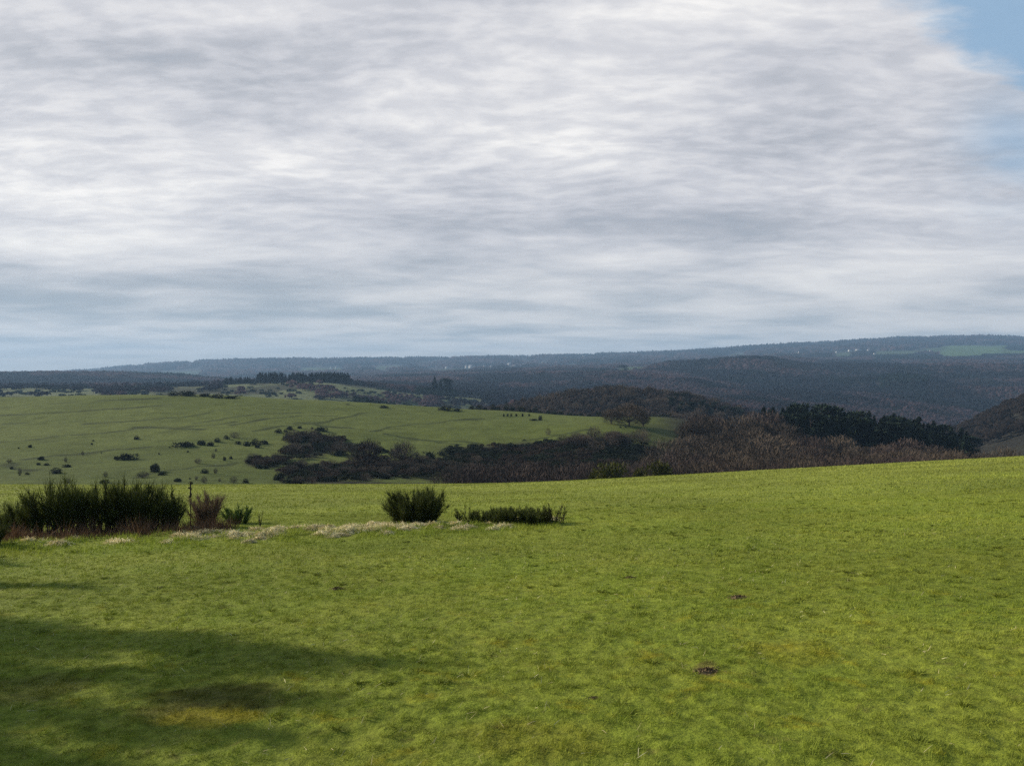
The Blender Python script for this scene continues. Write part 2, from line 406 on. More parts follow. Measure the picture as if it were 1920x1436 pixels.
def hill_col(X, Y, Z):
    d = np.full(len(X), 1e9)
    wx = X+3.5*fbm(X/14, Y/14, 201, 3); wy = Y+7*fbm(X/20, Y/20, 207, 3)
    for (a, b) in SEG:
        ax, ay = a; bx, by = b; L2 = (bx-ax)**2+(by-ay)**2
        t = np.clip(((wx-ax)*(bx-ax)+(wy-ay)*(by-ay))/L2, 0, 1)
        d = np.minimum(d, np.hypot(wx-ax-t*(bx-ax), (wy-ay-t*(by-ay))*0.55))
    brk = fbm(X/9, Y/16, 211, 3)
    w = np.clip(1-d/(1.9+2.2*brk), 0, 1)**0.6
    px = 960+F*X/np.maximum(Y, 50)
    g1 = np.array([0.080, 0.096, 0.018]); g2 = np.array([0.126, 0.140, 0.034]); g3 = np.array([0.036, 0.052, 0.015])  # greens kept darker than the near turf to stand in for cloud shadow
    n = np.clip(fbm(X/60, Y/60, 221, 4)*0.7+0.5, 0, 1)[:, None]
    c = g1*(1-n)+g2*n
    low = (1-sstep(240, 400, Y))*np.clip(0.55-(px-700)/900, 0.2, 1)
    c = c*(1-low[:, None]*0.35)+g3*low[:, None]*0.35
    wood = sstep(1150, 1330, px+60*fbm(X/25, Y/25, 231, 2))*(1-0.0*Y)
    w2 = sstep(535, 575, Y)
    w3 = np.clip(sstep(780, 900, px)*(1-sstep(348, 366, Y+12*fbm(X/20, Y/20, 233, 3)))+(Y < 245)*sstep(480, 640, px), 0, 1)
    bare = np.array([0.034, 0.030, 0.018])
    py = HZ-Z/np.maximum(Y, 50)*F; hol = np.zeros(len(X))
    nz = .5*fbm(X/6, Y/9, 235, 3)
    for cx, cy, rx, ry in SCRUB: hol = np.maximum(hol, 1-sstep(.7, 1.15, np.hypot((px-cx)/rx, (py-cy)/ry)+nz))
    hol *= (Y < 400)
    sub = np.maximum(np.maximum(wood, w2), np.maximum(w3*.95, hol*.8))[:, None]
    c = c*(1-sub)+bare*sub
    # streaky rough sward
    st = np.clip(fbm(X/30+Y/60, Y/5.5, 241, 3)-0.35, 0, 1)[:, None]
    c = c*(1-0.8*st)
    w = (w*(1-sub[:, 0]))[:, None]*0.85
    return c*(1-w)+np.array([0.026, 0.032, 0.010])*w
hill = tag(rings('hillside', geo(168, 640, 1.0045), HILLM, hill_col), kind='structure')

def val_col(X, Y, Z):
    px = 960+F*X/np.maximum(Y, 50)
    dark = np.array([0.030, 0.027, 0.020]); heath = np.array([0.115, 0.125, 0.055]); h2 = np.array([0.050, 0.050, 0.026])
    n = sstep(-0.05, 0.25, fbm(X/55, Y/90, 301, 4))[:, None]
    hc = heath*(1-n)+h2*n
    m = (sstep(1040, 1110, Y)*(1-sstep(1560, 1640, Y))*(1-sstep(880, 960, px+40*fbm(X/60, Y/60, 303, 2))))[:, None]
    return dark*(1-m)+hc*m
tag(rings('valley_ground', geo(640, 2000, 1.0065), VALM, val_col), kind='structure')
FIELDS = [(1640, 1720, 4300, 5300, .5), (1770, 1885, 4500, 6100, 1), (1560, 1600, 4700, 5600, .5), (820, 870, 4500, 5200, .6), (300, 380, 5200, 6500, .35),
          (560, 640, 5200, 6400, .5), (1160, 1240, 3050, 3500, .5), (880, 960, 5000, 5600, .3), (1890, 1940, 5000, 6200, .9), (700, 760, 5600, 6400, .4), (1430, 1500, 5200, 5900, .4), (1720, 1770, 5000, 5700, .5), (1330, 1400, 5600, 6300, .3), (1240, 1300, 3900, 4300, .35)]
def far_col(X, Y, Z):
    px = 960+F*X/np.maximum(Y, 50); 
    w1 = np.array([0.034, 0.028, 0.028]); w2 = np.array([0.020, 0.026, 0.018]); gr = np.array([0.075, 0.115, 0.035])
    n = sstep(-0.2, 0.35, fbm(X/330, Y/600, 401, 4))[:, None]
    c = w1*(1-n)+w2*n
    pn = px+30*fbm(X/150, Y/200, 411, 3); yn = Y+300*fbm(X/200, Y/300, 413, 3)
    for a, b, y0, y1, s in FIELDS:
        m = (sstep(a-8, a+8, pn)*(1-sstep(b-8, b+8, pn))*sstep(y0-60, y0+60, yn)*(1-sstep(y1-60, y1+60, yn))*s)[:, None]
        c = c*(1-m)+gr*m
    return c
tag(rings('far_hills', geo(2000, 12000, 1.009), FARM, far_col), kind='structure')

# ------------------------------------------------------------------ grass blades (stuff)
def scatter_blades():
    b = MB()
    def zone(y0, y1, dens, L, W, umax=0.74, pw=1.0):
        A = .70*(y1*y1-y0*y0)+7*(y1-y0); n = int(A*dens)        # covers the view and some metres to each side of it
        Y = np.interp(rng.uniform(0, 1, n)*A, .70*(np.linspace(y0, y1, 200)**2-y0*y0)+7*(np.linspace(y0, y1, 200)-y0), np.linspace(y0, y1, 200))
        X = rng.uniform(-1, 1, n)*(.70*Y+3.5)
        c = fbm(X/0.26, Y/0.26, 31, 2); hol = fbm(X/0.55, Y/0.55, 41, 2)
        c2 = fbm(X/0.10, Y/0.13, 37, 2)*(1-sstep(18, 40, Y))+fbm(X/0.3, Y/0.3, 38, 2)*sstep(18, 40, Y)
        keep = rng.uniform(-0.55, 0.35, n) < 0.4*c+1.1*c2+0.1
        keep &= rng.uniform(0, 1, n) < 1-sstep(80, 116, Y)
        keep &= ~((hol > 0.45) & (rng.uniform(0, 1, n) < 0.7))
        X = X[keep]; Y = Y[keep]; c = c[keep]; c2 = c2[keep]; n = len(X)
        Z = H(X, Y)-0.006
        B = np.stack([X, Y, Z], 1)
        hh = (0.5+0.4*np.clip(c+0.2, 0, 1)+1.7*np.clip(c2, 0, 1)+0.12*fbm(X/2.2, Y/2.2, 505, 2))
        D = np.stack([rng.normal(0.22, 0.55, n), rng.normal(-0.05, 0.55, n), np.ones(n)], 1)
        l = L*hh*rng.uniform(0.5, 1.3, n)
        w = W*rng.uniform(0.6, 1.4, n)
        b.blades(B, D, l, w, bend=np.stack([rng.normal(0.2, .5, n)*l*.4, rng.normal(0, .5, n)*l*.4, -0.1*l], 1), tint=np.clip(rng.normal(0.5, 0.22, n), 0, 1))
    zone(3.0, 9, 5600, 0.048, 0.0045)
    zone(9, 16, 2600, 0.052, 0.007)
    zone(16, 32, 700, 0.066, 0.013)
    zone(32, 62, 120, 0.085, 0.03)
    zone(62, 118, 34, 0.10, 0.06)
    return b.build('pasture_grass', BLADE)
tag(scatter_blades(), 'short green and mossy pasture grass over the whole near field', 'grass', kind='stuff')

# a few taller coarse tufts and the straw strip
def straw_strip():
    b = MB()
    for k in range(270):
        X = rng.uniform(-21, 1.5)
        bx = np.array([q[0] for q in BAND]); by = np.array([q[1] for q in BAND])
        Y = np.interp(X, bx, by)+rng.normal(0.1, 0.85)
        if X < -9.5 and rng.uniform() < 0.82: continue
        if X > -3 and rng.uniform() < 0.25: continue
        R = rng.uniform(0.14, 0.50); hgt = rng.uniform(0.10, 0.24)
        n = int(260*R/0.4)
        px = rng.normal(0, R*0.42, n); py = rng.normal(0, R*0.3, n)
        z = H(X+px, Y+py)-0.02+hgt*np.exp(-(px**2+py**2)/(R*R*.5))*0.45
        a = rng.uniform(0, 2*PI)
        D = np.stack([px/R+0.8*math.cos(a)+rng.normal(0, .5, n), py/R+0.8*math.sin(a)+rng.normal(0, .5, n), np.abs(rng.normal(0.38, 0.25, n))], 1)
        l = rng.uniform(0.12, 0.40, n)
        tt = np.clip(rng.normal(0.5, 0.25, n)+rng.normal(0, .15), 0, 1)
        b.blades(np.stack([X+px, Y+py, z], 1), D, l, 0.012, bend=np.stack([np.zeros(n), np.zeros(n), -l*0.75], 1), seg=2, tint=tt)
    return b.build('dead_grass', STRAW)
tag(straw_strip(), 'pale straw coloured dead grass lying flat along the strip of broom bushes', 'dead grass', kind='stuff')
def rust_floor():
    b = MB()
    n = 8000
    X = rng.uniform(-19, -8.7, n); Y = np.interp(X, [-13.5, -7], [23.0, 25.0])+rng.normal(0.2, 0.7, n)
    B = np.stack([X, Y, H(X, Y)-0.02], 1)
    D = np.stack([rng.normal(0, .5, n), rng.normal(0, .5, n), np.ones(n)], 1)
    b.blades(B, D, rng.uniform(0.15, 0.6, n)*np.clip(.75+1.2*fbm(X/.5, Y/.5, 53, 2), .2, 1.4), 0.014, seg=2, bend=np.stack([rng.normal(0, .08, n), rng.normal(0, .08, n), np.zeros(n)], 1), tint=rng.uniform(0, 1, n))
    return b.build('undergrowth', RUST)
tag(rust_floor(), 'reddish brown dead undergrowth beneath the broom bushes', 'undergrowth', kind='stuff')
def lush():
    b = MB(); n = 26000
    X = rng.uniform(-19, 1.5, n); Y = np.interp(X, [q[0] for q in BAND], [q[1] for q in BAND])-1.0+rng.normal(0, 1.0, n)
    cl = fbm(X/0.6, Y/0.6, 51, 2); k = cl > -0.05+rng.normal(0, .12, n)
    X = X[k]; Y = Y[k]; n = len(X)
    B = np.stack([X, Y, H(X, Y)-0.01], 1)
    D = np.stack([rng.normal(0.2, .5, n), rng.normal(0, .5, n), np.ones(n)], 1)
    b.blades(B, D, rng.uniform(0.07, 0.2, n), 0.014, tint=rng.uniform(0.3, 1, n))
    return b.build('tussock_grass', BLADE)
tag(lush(), 'lusher green tussocky grass along the foot of the bushes', 'grass', kind='stuff')

def coarse_tufts():
    b = MB(); k = 0
    for i in range(900):
        Y = math.sqrt(rng.uniform(4.4**2, 34**2)); X = rng.uniform(-.72, .72)*Y
        if fbm(np.array([X/1.7]), np.array([Y/1.7]), 58, 3)[0] < -.02: continue
        n = rng.randint(30, 75); R_ = rng.uniform(.02, .07); a = rng.uniform(0, 2*PI, n); q = R_*np.sqrt(rng.uniform(0, 1, n))
        x = X+q*np.cos(a)*1.3; y = Y+q*np.sin(a); l = rng.uniform(.04, .10, n)*rng.uniform(.7, 1.25)
        D = np.stack([np.cos(a)*q/R_*.7+.25+rng.normal(0, .3, n), np.sin(a)*q/R_*.7+rng.normal(0, .3, n), np.ones(n)], 1)
        b.blades(np.stack([x, y, np.full(n, h1(X, Y)-.008)], 1), D, l, .004+.0003*Y, bend=np.stack([np.cos(a)*l*.4, np.sin(a)*l*.4, -l*.3], 1), seg=2, tint=np.clip(rng.normal(rng.uniform(.0, .45), .15, n), 0, 1))
    return b.build('coarse_grass', BLADE)
tag(coarse_tufts(), 'darker coarse tufts of grass growing out of the near turf', 'grass', kind='stuff')
def dry_bits():
    b = MB(); n = 3000
    Y = np.sqrt(rng.uniform(4.3**2, 20**2, n)); X = rng.uniform(-.72, .72, n)*Y
    k = fbm(X/1.1, Y/1.1, 57, 3) > -.1; X = X[k]; Y = Y[k]; n = len(X)
    D = np.stack([rng.normal(0.3, .6, n), rng.normal(0, .6, n), np.abs(rng.normal(.5, .4, n))], 1)
    b.blades(np.stack([X, Y, H(X, Y)+.004], 1), D, rng.uniform(.03, .11, n), .0024+.0002*Y, bend=np.stack([0*X, 0*X, -rng.uniform(0, .03, n)], 1), seg=2, tint=rng.uniform(0, 1, n))
    return b.build('dry_grass_stalks', STRAW)
tag(dry_bits(), 'thin dry yellow stalks scattered through the nearest turf', 'dry stalks', kind='stuff')
SOIL = m_simple('soil', (0.10, 0.068, 0.036), (0.18, 0.125, 0.065), 30)
for px, py, r_, lb in [(1326, 1259, .17, 'largest brown molehill with crumbs of soil in the right foreground'), (1386, 1117, .20, 'small dark molehill farther up the turf right of centre'), (1114, 1315, .075, 'tiny dark clod of soil in the nearest turf near the centre'),
                       (632, 1100, .16, 'small dark molehill left of centre in the middle of the near field'), (1180, 1078, .16, 'low molehill below the row of low bushes')]:
    X, Y, Z = at_px(px, py, 4.5, 60); b = MB(); n = 260; r_ *= .75
    rr = np.abs(rng.normal(0, .5, n))*r_; a = rng.uniform(0, 2*PI, n); q = np.stack([rr*np.cos(a)*1.4, rr*np.sin(a), np.zeros(n)], 1)
    q[:, 2] = H(X+q[:, 0], Y+q[:, 1])-Z+.22*r_*np.exp(-(rr/r_)**2*2.5)
    b.blades(q, rng.normal(0, 1, (n, 3))+[0, 0, .3], rng.uniform(.12, .3, n)*r_*.7, .14*r_, tint=rng.uniform(0, 1, n))
    hx = np.linspace(-1, 1, 15); gx, gy = np.meshgrid(hx*r_*1.3, hx*r_, indexing='ij'); gr = np.hypot(gx/1.3, gy)/r_
    gz = H(X+gx, Y+gy)-Z-.012+.30*r_*np.exp(-gr**2*3.2)*(1+.5*fbm(gx/r_*3+px, gy/r_*3, 59, 2))
    i, j = np.meshgrid(np.arange(14), np.arange(14), indexing='ij')
    b.add(np.stack([gx, gy, gz-.02*r_*4*(gr > .9)], -1), Q=np.stack([i*15+j, (i+1)*15+j, (i+1)*15+j+1, i*15+j+1], -1).reshape(-1, 4))
    o = b.build('molehill', SOIL); o.location = (X, Y, Z); tag(o, lb, 'molehill')

# ------------------------------------------------------------------ plant prototypes
def proto(name, parts):
    """parts: list of (part name, MB, material); one part -> the thing is that mesh"""
    r = empty(name); KIDS[r.name] = []
    for pn, mb, mat in parts:
        o = mb.build(pn, mat, r, smooth=(pn in ('stems', 'trunk'))); KIDS[r.name].append(o)
    return r
def broom(h, w, nst, nsh, mat, seed, leafw=0.013, bw=0.2, bare=0.18, lay=0.0):
    rng.seed(seed)
    st = MB(); fo = MB()
    for i in range(nst):
        a = rng.uniform(0, 2*PI); rb = rng.uniform(0, 1)**0.5*w*bw
        b0 = np.array([rb*math.cos(a), rb*math.sin(a), -0.05])
        lean = rng.uniform(0.05, 1.0)**0.8*w*0.42; a2 = a+rng.normal(0, 0.5); H_ = h*rng.uniform(0.62, 1.0)*(1-0.25*(lean/(w*0.42))**2)
        tip = b0+np.array([lean*math.cos(a2), lean*math.sin(a2), H_])
        c1 = b0+np.array([lean*0.25*math.cos(a2), lean*0.25*math.sin(a2), H_*0.5])+rng.normal(0, 0.04*h, 3)
        t = np.linspace(0, 1, 7)[:, None]
        pts = b0*(1-t)**2+2*c1*t*(1-t)+tip*t*t
        st.tube(pts, np.linspace(0.020, 0.004, 7)*rng.uniform(0.7, 1.3)*h/1.4, 5)
        n = nsh; tt = rng.uniform(bare, 0.97, n)[:, None]
        B = b0*(1-tt)**2+2*c1*tt*(1-tt)+tip*tt*tt
        dirn = (tip-c1)/np.linalg.norm(tip-c1)
        D = dirn*0.9+rng.normal(0, 0.34, (n, 3))+np.array([0, 0, 0.35])
        l = h*rng.uniform(0.12, 0.36, n)*(1.05-0.35*tt[:, 0])
        fo.blades(B, D, l, leafw*rng.uniform(0.7, 1.3, n), bend=np.stack([rng.normal(0, .05, n), rng.normal(0, .05, n), l*0.18], 1)*h, seg=2, tint=np.clip(rng.normal(.5, .25, n), 0, 1))
        # leaflets along
        m = n*2; tt = rng.uniform(bare*0.8, 1.0, m)[:, None]
        B = b0*(1-tt)**2+2*c1*tt*(1-tt)+tip*tt*tt+rng.normal(0, 0.045*h, (m, 3))
        fo.blades(B, dirn+rng.normal(0, .5, (m, 3)), 0.10*h*rng.uniform(.6, 1.4, m), leafw*1.3, tint=rng.uniform(0, 1, m))
    return proto('broom_bush', [('stems', st, BARK), ('foliage', fo, mat)])
BR_T = [broom(1.6, 1.7, 22, 48, BROOM, 11, bare=.3), broom(1.85, 1.2, 18, 46, BROOM, 12, bare=.3), broom(1.4, 1.9, 24, 48, BROOM, 13, bare=.28), broom(1.8, 1.5, 20, 46, BROOM, 14, bare=.32)]
BR_BIG = broom(1.2, 1.6, 90, 80, BROOM, 15, bare=0.0, bw=.42)
BR_S = [broom(0.66, 0.9, 36, 46, BROOM_B, 16, 0.012, bare=0.15, bw=.34), broom(0.6, 0.85, 44, 46, BROOM, 17, 0.012, bare=0, bw=.45), broom(0.66, 0.7, 16, 26, OLIVE, 18, 0.011, bare=0, bw=.4)]
rng.seed(5)
TH_BROWN = broom(1.25, 1.5, 34, 60, DRYB, 19, 0.011, bare=0.05)
KIDS['dry_shrub'] = KIDS[TH_BROWN.name]; TH_BROWN.name = 'dry_shrub'

def sprig(h, seed, mat, n=60):
    rng.seed(seed); st = MB(); fo = MB()
    for i in range(3):
        a = rng.uniform(0, 2*PI); tip = np.array([0.16*h*math.cos(a), 0.16*h*math.sin(a), h*rng.uniform(0.6, 1)])
        t = np.linspace(0, 1, 6)[:, None]; pts = tip*t+np.array([0, 0, -0.04])+rng.normal(0, 0.01*h, (6, 3))
        st.tube(pts, np.linspace(0.014, 0.004, 6), 5)
        tt = rng.uniform(0.2, 1, (n, 1)); B = tip*tt
        fo.blades(B, rng.normal(0, .5, (n, 3))+[0, 0, .7], rng.uniform(.06, .16, n)*h, 0.014*h+.004, seg=2, tint=rng.uniform(0, 1, n))
    return proto('sapling', [('stems', st, BARK), ('foliage', fo, mat)])
SPR = sprig(1.45, 31, BROOM, 90); SPR2 = sprig(0.6, 32, OLIVE, 40)
def dead_stalk():
    rng.seed(33); s = MB(); hd = MB()
    pts = np.array([[0, 0, -.05], [.01, 0, .4], [-.012, .01, .8], [0.0, 0, 1.15], [0.012, 0, 1.32]])
    s.tube(pts, [.016, .015, .014, .013, .010], 7)
    hd.tube([[0.012, 0, .88], [0.0, 0, 1.15], [0.012, 0, 1.33]], [.019, .02, .022], 6)
    for z, dx in [(1.30, 0), (1.28, .035), (1.16, -.03), (1.12, .025), (0.98, .02), (.9, -.02)]:
        n = 26; c = np.array([dx, 0, z])
        hd.blades(c+rng.normal(0, .015, (n, 3)), rng.normal(0, 1, (n, 3)), .045, .022, tint=rng.uniform(0, .6, n))
    return proto('dead_stalk', [('stem', s, BARK), ('seed_head', hd, BARK)])
STALK = dead_stalk()

# big broom masses on the left, standing in a row
def put_px(pr, px, py, s=1.0, rng_y=(15, 60), **k):
    X, Y, Z = at_px(px, py, *rng_y); return place(pr, (X, Y, Z-0.03), s, **k)
ROW = [(-40, 1003, 0, .80), (-5, 1000, 2, .82), (35, 1000, 0, .80), (62, 1002, 2, .72), (85, 1000, 3, .98), (118, 1002, 1, 1.02), (140, 998, 0, .95),
       (170, 1000, 3, .93), (198, 998, 2, 1.08), (222, 1000, 1, 1.02), (248, 998, 0, 1.12), (275, 1000, 3, 1.03), (300, 997, 2, .95), (322, 996, 1, .70)]
RL = ['broom bush cut by the left edge of the photo', 'low spreading broom bush near the left end of the row', 'rounded broom bush with arched pale tips near the left end',
      'lowest broom bush in the row, in the dip before the tall shoots', 'broom bush with one dark upright plume at its top', 'slender broom bush with the tall spire in the left half of the row',
      'broom bush with bare pale stems under it, right of the spire', 'olive green broom bush over the reddest undergrowth', 'broad dark broom bush in the middle of the row',
      'narrow broom bush just right of the broad dark one', 'tallest broom bush of the row', 'dense black green broom bush right of the tallest one',
      'broom bush with pale forked trunk at the right end of the row', 'small broom bush beside the slim sapling']
for (px, py, k, s), lb in zip(ROW, RL):
    s *= rng.uniform(.88, 1.1); py += rng.uniform(-3, 2)
    put_px(BR_T[k], px, py, s*0.87*(1.06 if s > .9 else 1.0), label=lb, cat='bush', group='broom bushes in the row on the left')
put_px(BR_T[2], -12, 1024, .5, label='small dark broom bush in front of the row at the photo edge', cat='bush', group='broom bushes in the row on the left')
put_px(SPR, 334, 992, 0.93, label='slim dark leafy sapling between the broom row and the dead stalk', cat='sapling')
put_px(STALK, 357, 990, 1.12, label='upright dead plant stalk with knobbly head at the end of the row', cat='dead stalk', rz=0.3)
put_px(TH_BROWN, 385, 990, 0.92, label='leafless reddish brown shrub right of the dead stalk', cat='shrub')
put_px(BR_S[0], 447, 982, 1.02, label='small bright green broom bush on straw right of the brown shrub', cat='bush')
put_px(SPR2, 488, 987, 0.9, label='tiny upright sprig in the straw right of the small green bush', cat='sapling')
put_px(BR_BIG, 780, 978, 1.0, label='largest lone dark broom bush with spiky crown in mid field', cat='bush')
for (px, py, k, s, lb) in [(878, 980, 2, 1.0, 'leftmost sparse olive bush of the low row in mid field'), (905, 980, 1, .85, 'second bush from the left in the low row in mid field'), (938, 981, 1, 1.0, 'low dark bush left of centre in the low row in mid field'),
                           (970, 981, 1, 1.05, 'densest dark bush in the middle of the low row'), (1004, 981, 1, 1.0, 'low dark bush right of centre in the low row in mid field'),
                           (1040, 980, 2, 1.05, 'thin wispy olive bush at the right end of the low row')]:
    put_px(BR_S[k], px, py, s, label=lb, cat='bush', group='low row of bushes right of the lone broom')

# ---- distant plants
def bare_tree(h, w, seed, tw=1500, red=False, multi=False, nm='bare_tree'):
    rng.seed(seed); st = MB(); cr = MB()
    zc = h*0.50 if not multi else h*0.42; rz_ = h*0.50 if not multi else h*0.58; rx = w/2
    fork = np.array([0, 0, h*(0.16 if not multi else 0.02)])
    if not multi:
        st.tube([[0, 0, -0.8], [0.05, 0, h*.1], [0, .05, h*.25], [0.1, 0, h*.45]], np.array([.035, .028, .022, .012])*h, 7)
    lob = rng.normal(0, 1, (9, 3)); lob /= np.linalg.norm(lob, axis=1)[:, None]; amp = rng.uniform(-.16, .2, 9)
    def env(d):
        s = 1+sum(a*np.exp(-6*(1-d@l)) for a, l in zip(amp, lob)); return s
    ends = []
    for i in range(16 if not multi else 14):
        d = rng.normal(0, 1, 3); d[2] = abs(d[2])*0.9+0.15; d /= np.linalg.norm(d)
        e = np.array([d[0]*rx, d[1]*rx, (zc-fork[2])+d[2]*rz_])*rng.uniform(.7, .92)*env(d[None])[0]
        m = fork+e*0.45+np.array([0, 0, -0.02*h])+rng.normal(0, .03*h, 3)
        t = np.linspace(0, 1, 6)[:, None]; pts = fork*(1-t)**2+2*m*t*(1-t)+(fork+e)*t*t
        st.tube(pts, np.linspace(.011, .003, 6)*h, 5); ends.append(pts)
    n = tw
    d = rng.normal(0, 1, (n, 3)); d[:, 2] = np.where(rng.uniform(0, 1, n) < .62, np.abs(d[:, 2]), -np.abs(d[:, 2])*.7); d /= np.linalg.norm(d, axis=1)[:, None]
    rr = rng.uniform(0.35, 0.95, n)**0.6*env(d)
    C = np.stack([d[:, 0]*rx*rr, d[:, 1]*rx*rr, zc+d[:, 2]*rz_*rr], 1)
    C[:, 2] = np.maximum(C[:, 2], h*0.05)
    D = C-fork; D /= np.linalg.norm(D, axis=1)[:, None]; D = D+rng.normal(0, .35, (n, 3))+[0, 0, .25]
    l = h*rng.uniform(.07, .16, n)
    cr.blades(C-D*l[:, None]*.6, D, l, 0.0075*h*rng.uniform(.6, 1.5, n), seg=2, tint=rng.uniform(0, 1, n))
    # a few longer boughs feeding the twigs
    n2 = 90; k = rng.randint(0, n, n2)
    cr.blades(fork+(C[k]-fork)*0.35, (C[k]-fork), np.linalg.norm(C[k]-fork, axis=1)*0.62, .009*h, seg=2)
    return proto(nm, [('trunk', st, BARK if not red else TWIG_R), ('crown', cr, TWIG_R if red else TWIG)])
TREES = [bare_tree(12, 11, 41), bare_tree(12, 9, 42), bare_tree(12, 12.5, 43), bare_tree(12, 8, 44)]
TREES_R = [bare_tree(10, 7, 45, red=True), bare_tree(10, 8.5, 46, red=True)]
SHR = [bare_tree(5, 5.5, 51, 1100, multi=True, nm='bare_shrub'), bare_tree(5, 7, 52, 1200, multi=True, nm='bare_shrub'), bare_tree(5, 4.2, 53, 1000, multi=True, nm='bare_shrub')]
SHR_R = [bare_tree(5, 5, 54, 1100, True, True, 'reddish_shrub'), bare_tree(5, 6.5, 55, 1100, True, True, 'reddish_shrub')]
OAK = bare_tree(17, 21, 61, 3200, nm='oak_tree')
def conifer(h, w, seed, n=420):
    rng.seed(seed); st = MB(); cr = MB()
    st.tube([[0, 0, -.8], [0, 0, h*.5], [0, 0, h*.97]], [.016*h, .010*h, .002*h], 6)
    lv = rng.uniform(0, 1, n)**0.85; z = h*(.10+.88*lv); R = w/2*(1-lv)**0.75*rng.uniform(.65, 1.1, n)+.1
    a = rng.uniform(0, 2*PI, n); R = R*(1+.18*np.sin(a*3+seed)*np.cos(lv*14))
    B = np.stack([R*.15*np.cos(a), R*.15*np.sin(a), z], 1)
    D = np.stack([np.cos(a), np.sin(a), rng.normal(-.22, .12, n)], 1)
    for q in range(3):
        cr.blades(B+rng.normal(0, .12, (n, 3)), D+rng.normal(0, .18, (n, 3)), R, .055*h*(.35+.65*(1-lv)), bend=np.stack([0*R, 0*R, R*.12], 1), seg=2, tint=rng.uniform(0, 1, n))
    cr.blades([[0, 0, h*.9]]*6, rng.normal(0, .12, (6, 3))+[0, 0, 1], h*.1, .02*h)
    return proto('conifer_tree', [('trunk', st, BARK), ('crown', cr, NEEDLE)])
CON = [conifer(18, 7, 71), conifer(18, 5.6, 72), conifer(18, 8, 73)]
def pine(h, w, seed):
    rng.seed(seed); st = MB(); cr = MB()
    st.tube([[0, 0, -.8], [.1, 0, h*.5], [0, 0, h*.9]], [.02*h, .014*h, .005*h], 6)
    for i in range(11):
        a = rng.uniform(0, 2*PI); c = np.array([w*.3*math.cos(a), w*.3*math.sin(a), h*rng.uniform(.38, .92)])
        if i == 0: c = np.array([0, 0, h*.92])
        st.tube([[0, 0, c[2]-.12*h], (c+[0, 0, c[2]-.1*h])/2, c], [.008*h, .006*h, .004*h], 5)
        n = 120; d = rng.normal(0, 1, (n, 3)); d /= np.linalg.norm(d, axis=1)[:, None]
        cr.blades(c+d*np.array([w*.2, w*.2, h*.07])*rng.uniform(.3, 1, (n, 1)), d+[0, 0, .4], .07*h, .035*h, tint=rng.uniform(0, 1, n))
    return proto('pine_tree', [('trunk', st, BARK), ('crown', cr, NEEDLE)])
PINE = [pine(14, 8, 75), pine(14, 6.5, 76)]
def gorse(seed, flat=0.6, n=700, nm='gorse_bush', mat=None):
    """2 m wide bush made of several ragged cushions of spiny shoots"""
    rng.seed(seed); b = MB(); k = rng.randint(5, 9)
    for j in range(k):
        a = rng.uniform(0, 2*PI); q = rng.uniform(0.1, .62); r = rng.uniform(.28, .55)*(1.15-.5*q)
        c = np.array([q*math.cos(a), q*math.sin(a), r*rng.uniform(.35, .9)*flat])
        m = n//k; d = rng.normal(0, 1, (m, 3)); d /= np.linalg.norm(d, axis=1)[:, None]
        C = c+d*rng.uniform(.5, 1.0, (m, 1))**.5*r*np.array([1, 1, flat*.9]); C[:, 2] = np.maximum(C[:, 2], -.02)
        b.blades(C, d+rng.normal(0, .5, (m, 3))+[0, 0, .35], rng.uniform(.10, .28, m), .10, tint=rng.uniform(0, 1, m))
    for i in range(6):
        a = rng.uniform(0, 2*PI); b.tube([[0, 0, -.2], [.2*math.cos(a), .2*math.sin(a), .2], [.5*math.cos(a), .5*math.sin(a), .5*flat]], [.04, .03, .015], 4)
    return b.build(nm, mat or GORSE)
GO = [gorse(81, 1.0), gorse(82, .8), gorse(83, 1.25), gorse(84, .9)]
OLB = [gorse(85, 1.2, 900, 'broom_bush', OLIVE), gorse(86, 1.0, 900, 'broom_bush', OLIVE)]
rng.seed(99)

MIDY = (222, 530)
def goatpx(px, py, w, h, kind='g', label=None, group=None, Yr=MIDY):
    X, Y, Z = at_px(px, py, *Yr); W = w/F*Y; Hh = h/F*Y
    if kind == 'g':
        k = random.choice(GO); ux, uz = 1.85, {GO[0]: .95, GO[1]: .78, GO[2]: 1.15, GO[3]: .86}[k]; cat = 'gorse bush'
    elif kind == 'b': k = random.choice(SHR); ux, uz = {SHR[0]: 5.5, SHR[1]: 7, SHR[2]: 4.2}[k], 5; cat = 'bare shrub'
    elif kind == 't': k = SHR[2]; ux, uz = 4.2, 5; cat = 'bare shrub'
    elif kind == 'T': k = random.choice(TREES[:3]); ux, uz = {TREES[0]: 11, TREES[1]: 9, TREES[2]: 12.5}[k], 12; cat = 'tree'
    return place(k, (X, Y, Z-.05*Hh), W/ux, sz=Hh/uz, label=label, group=group, cat=cat)

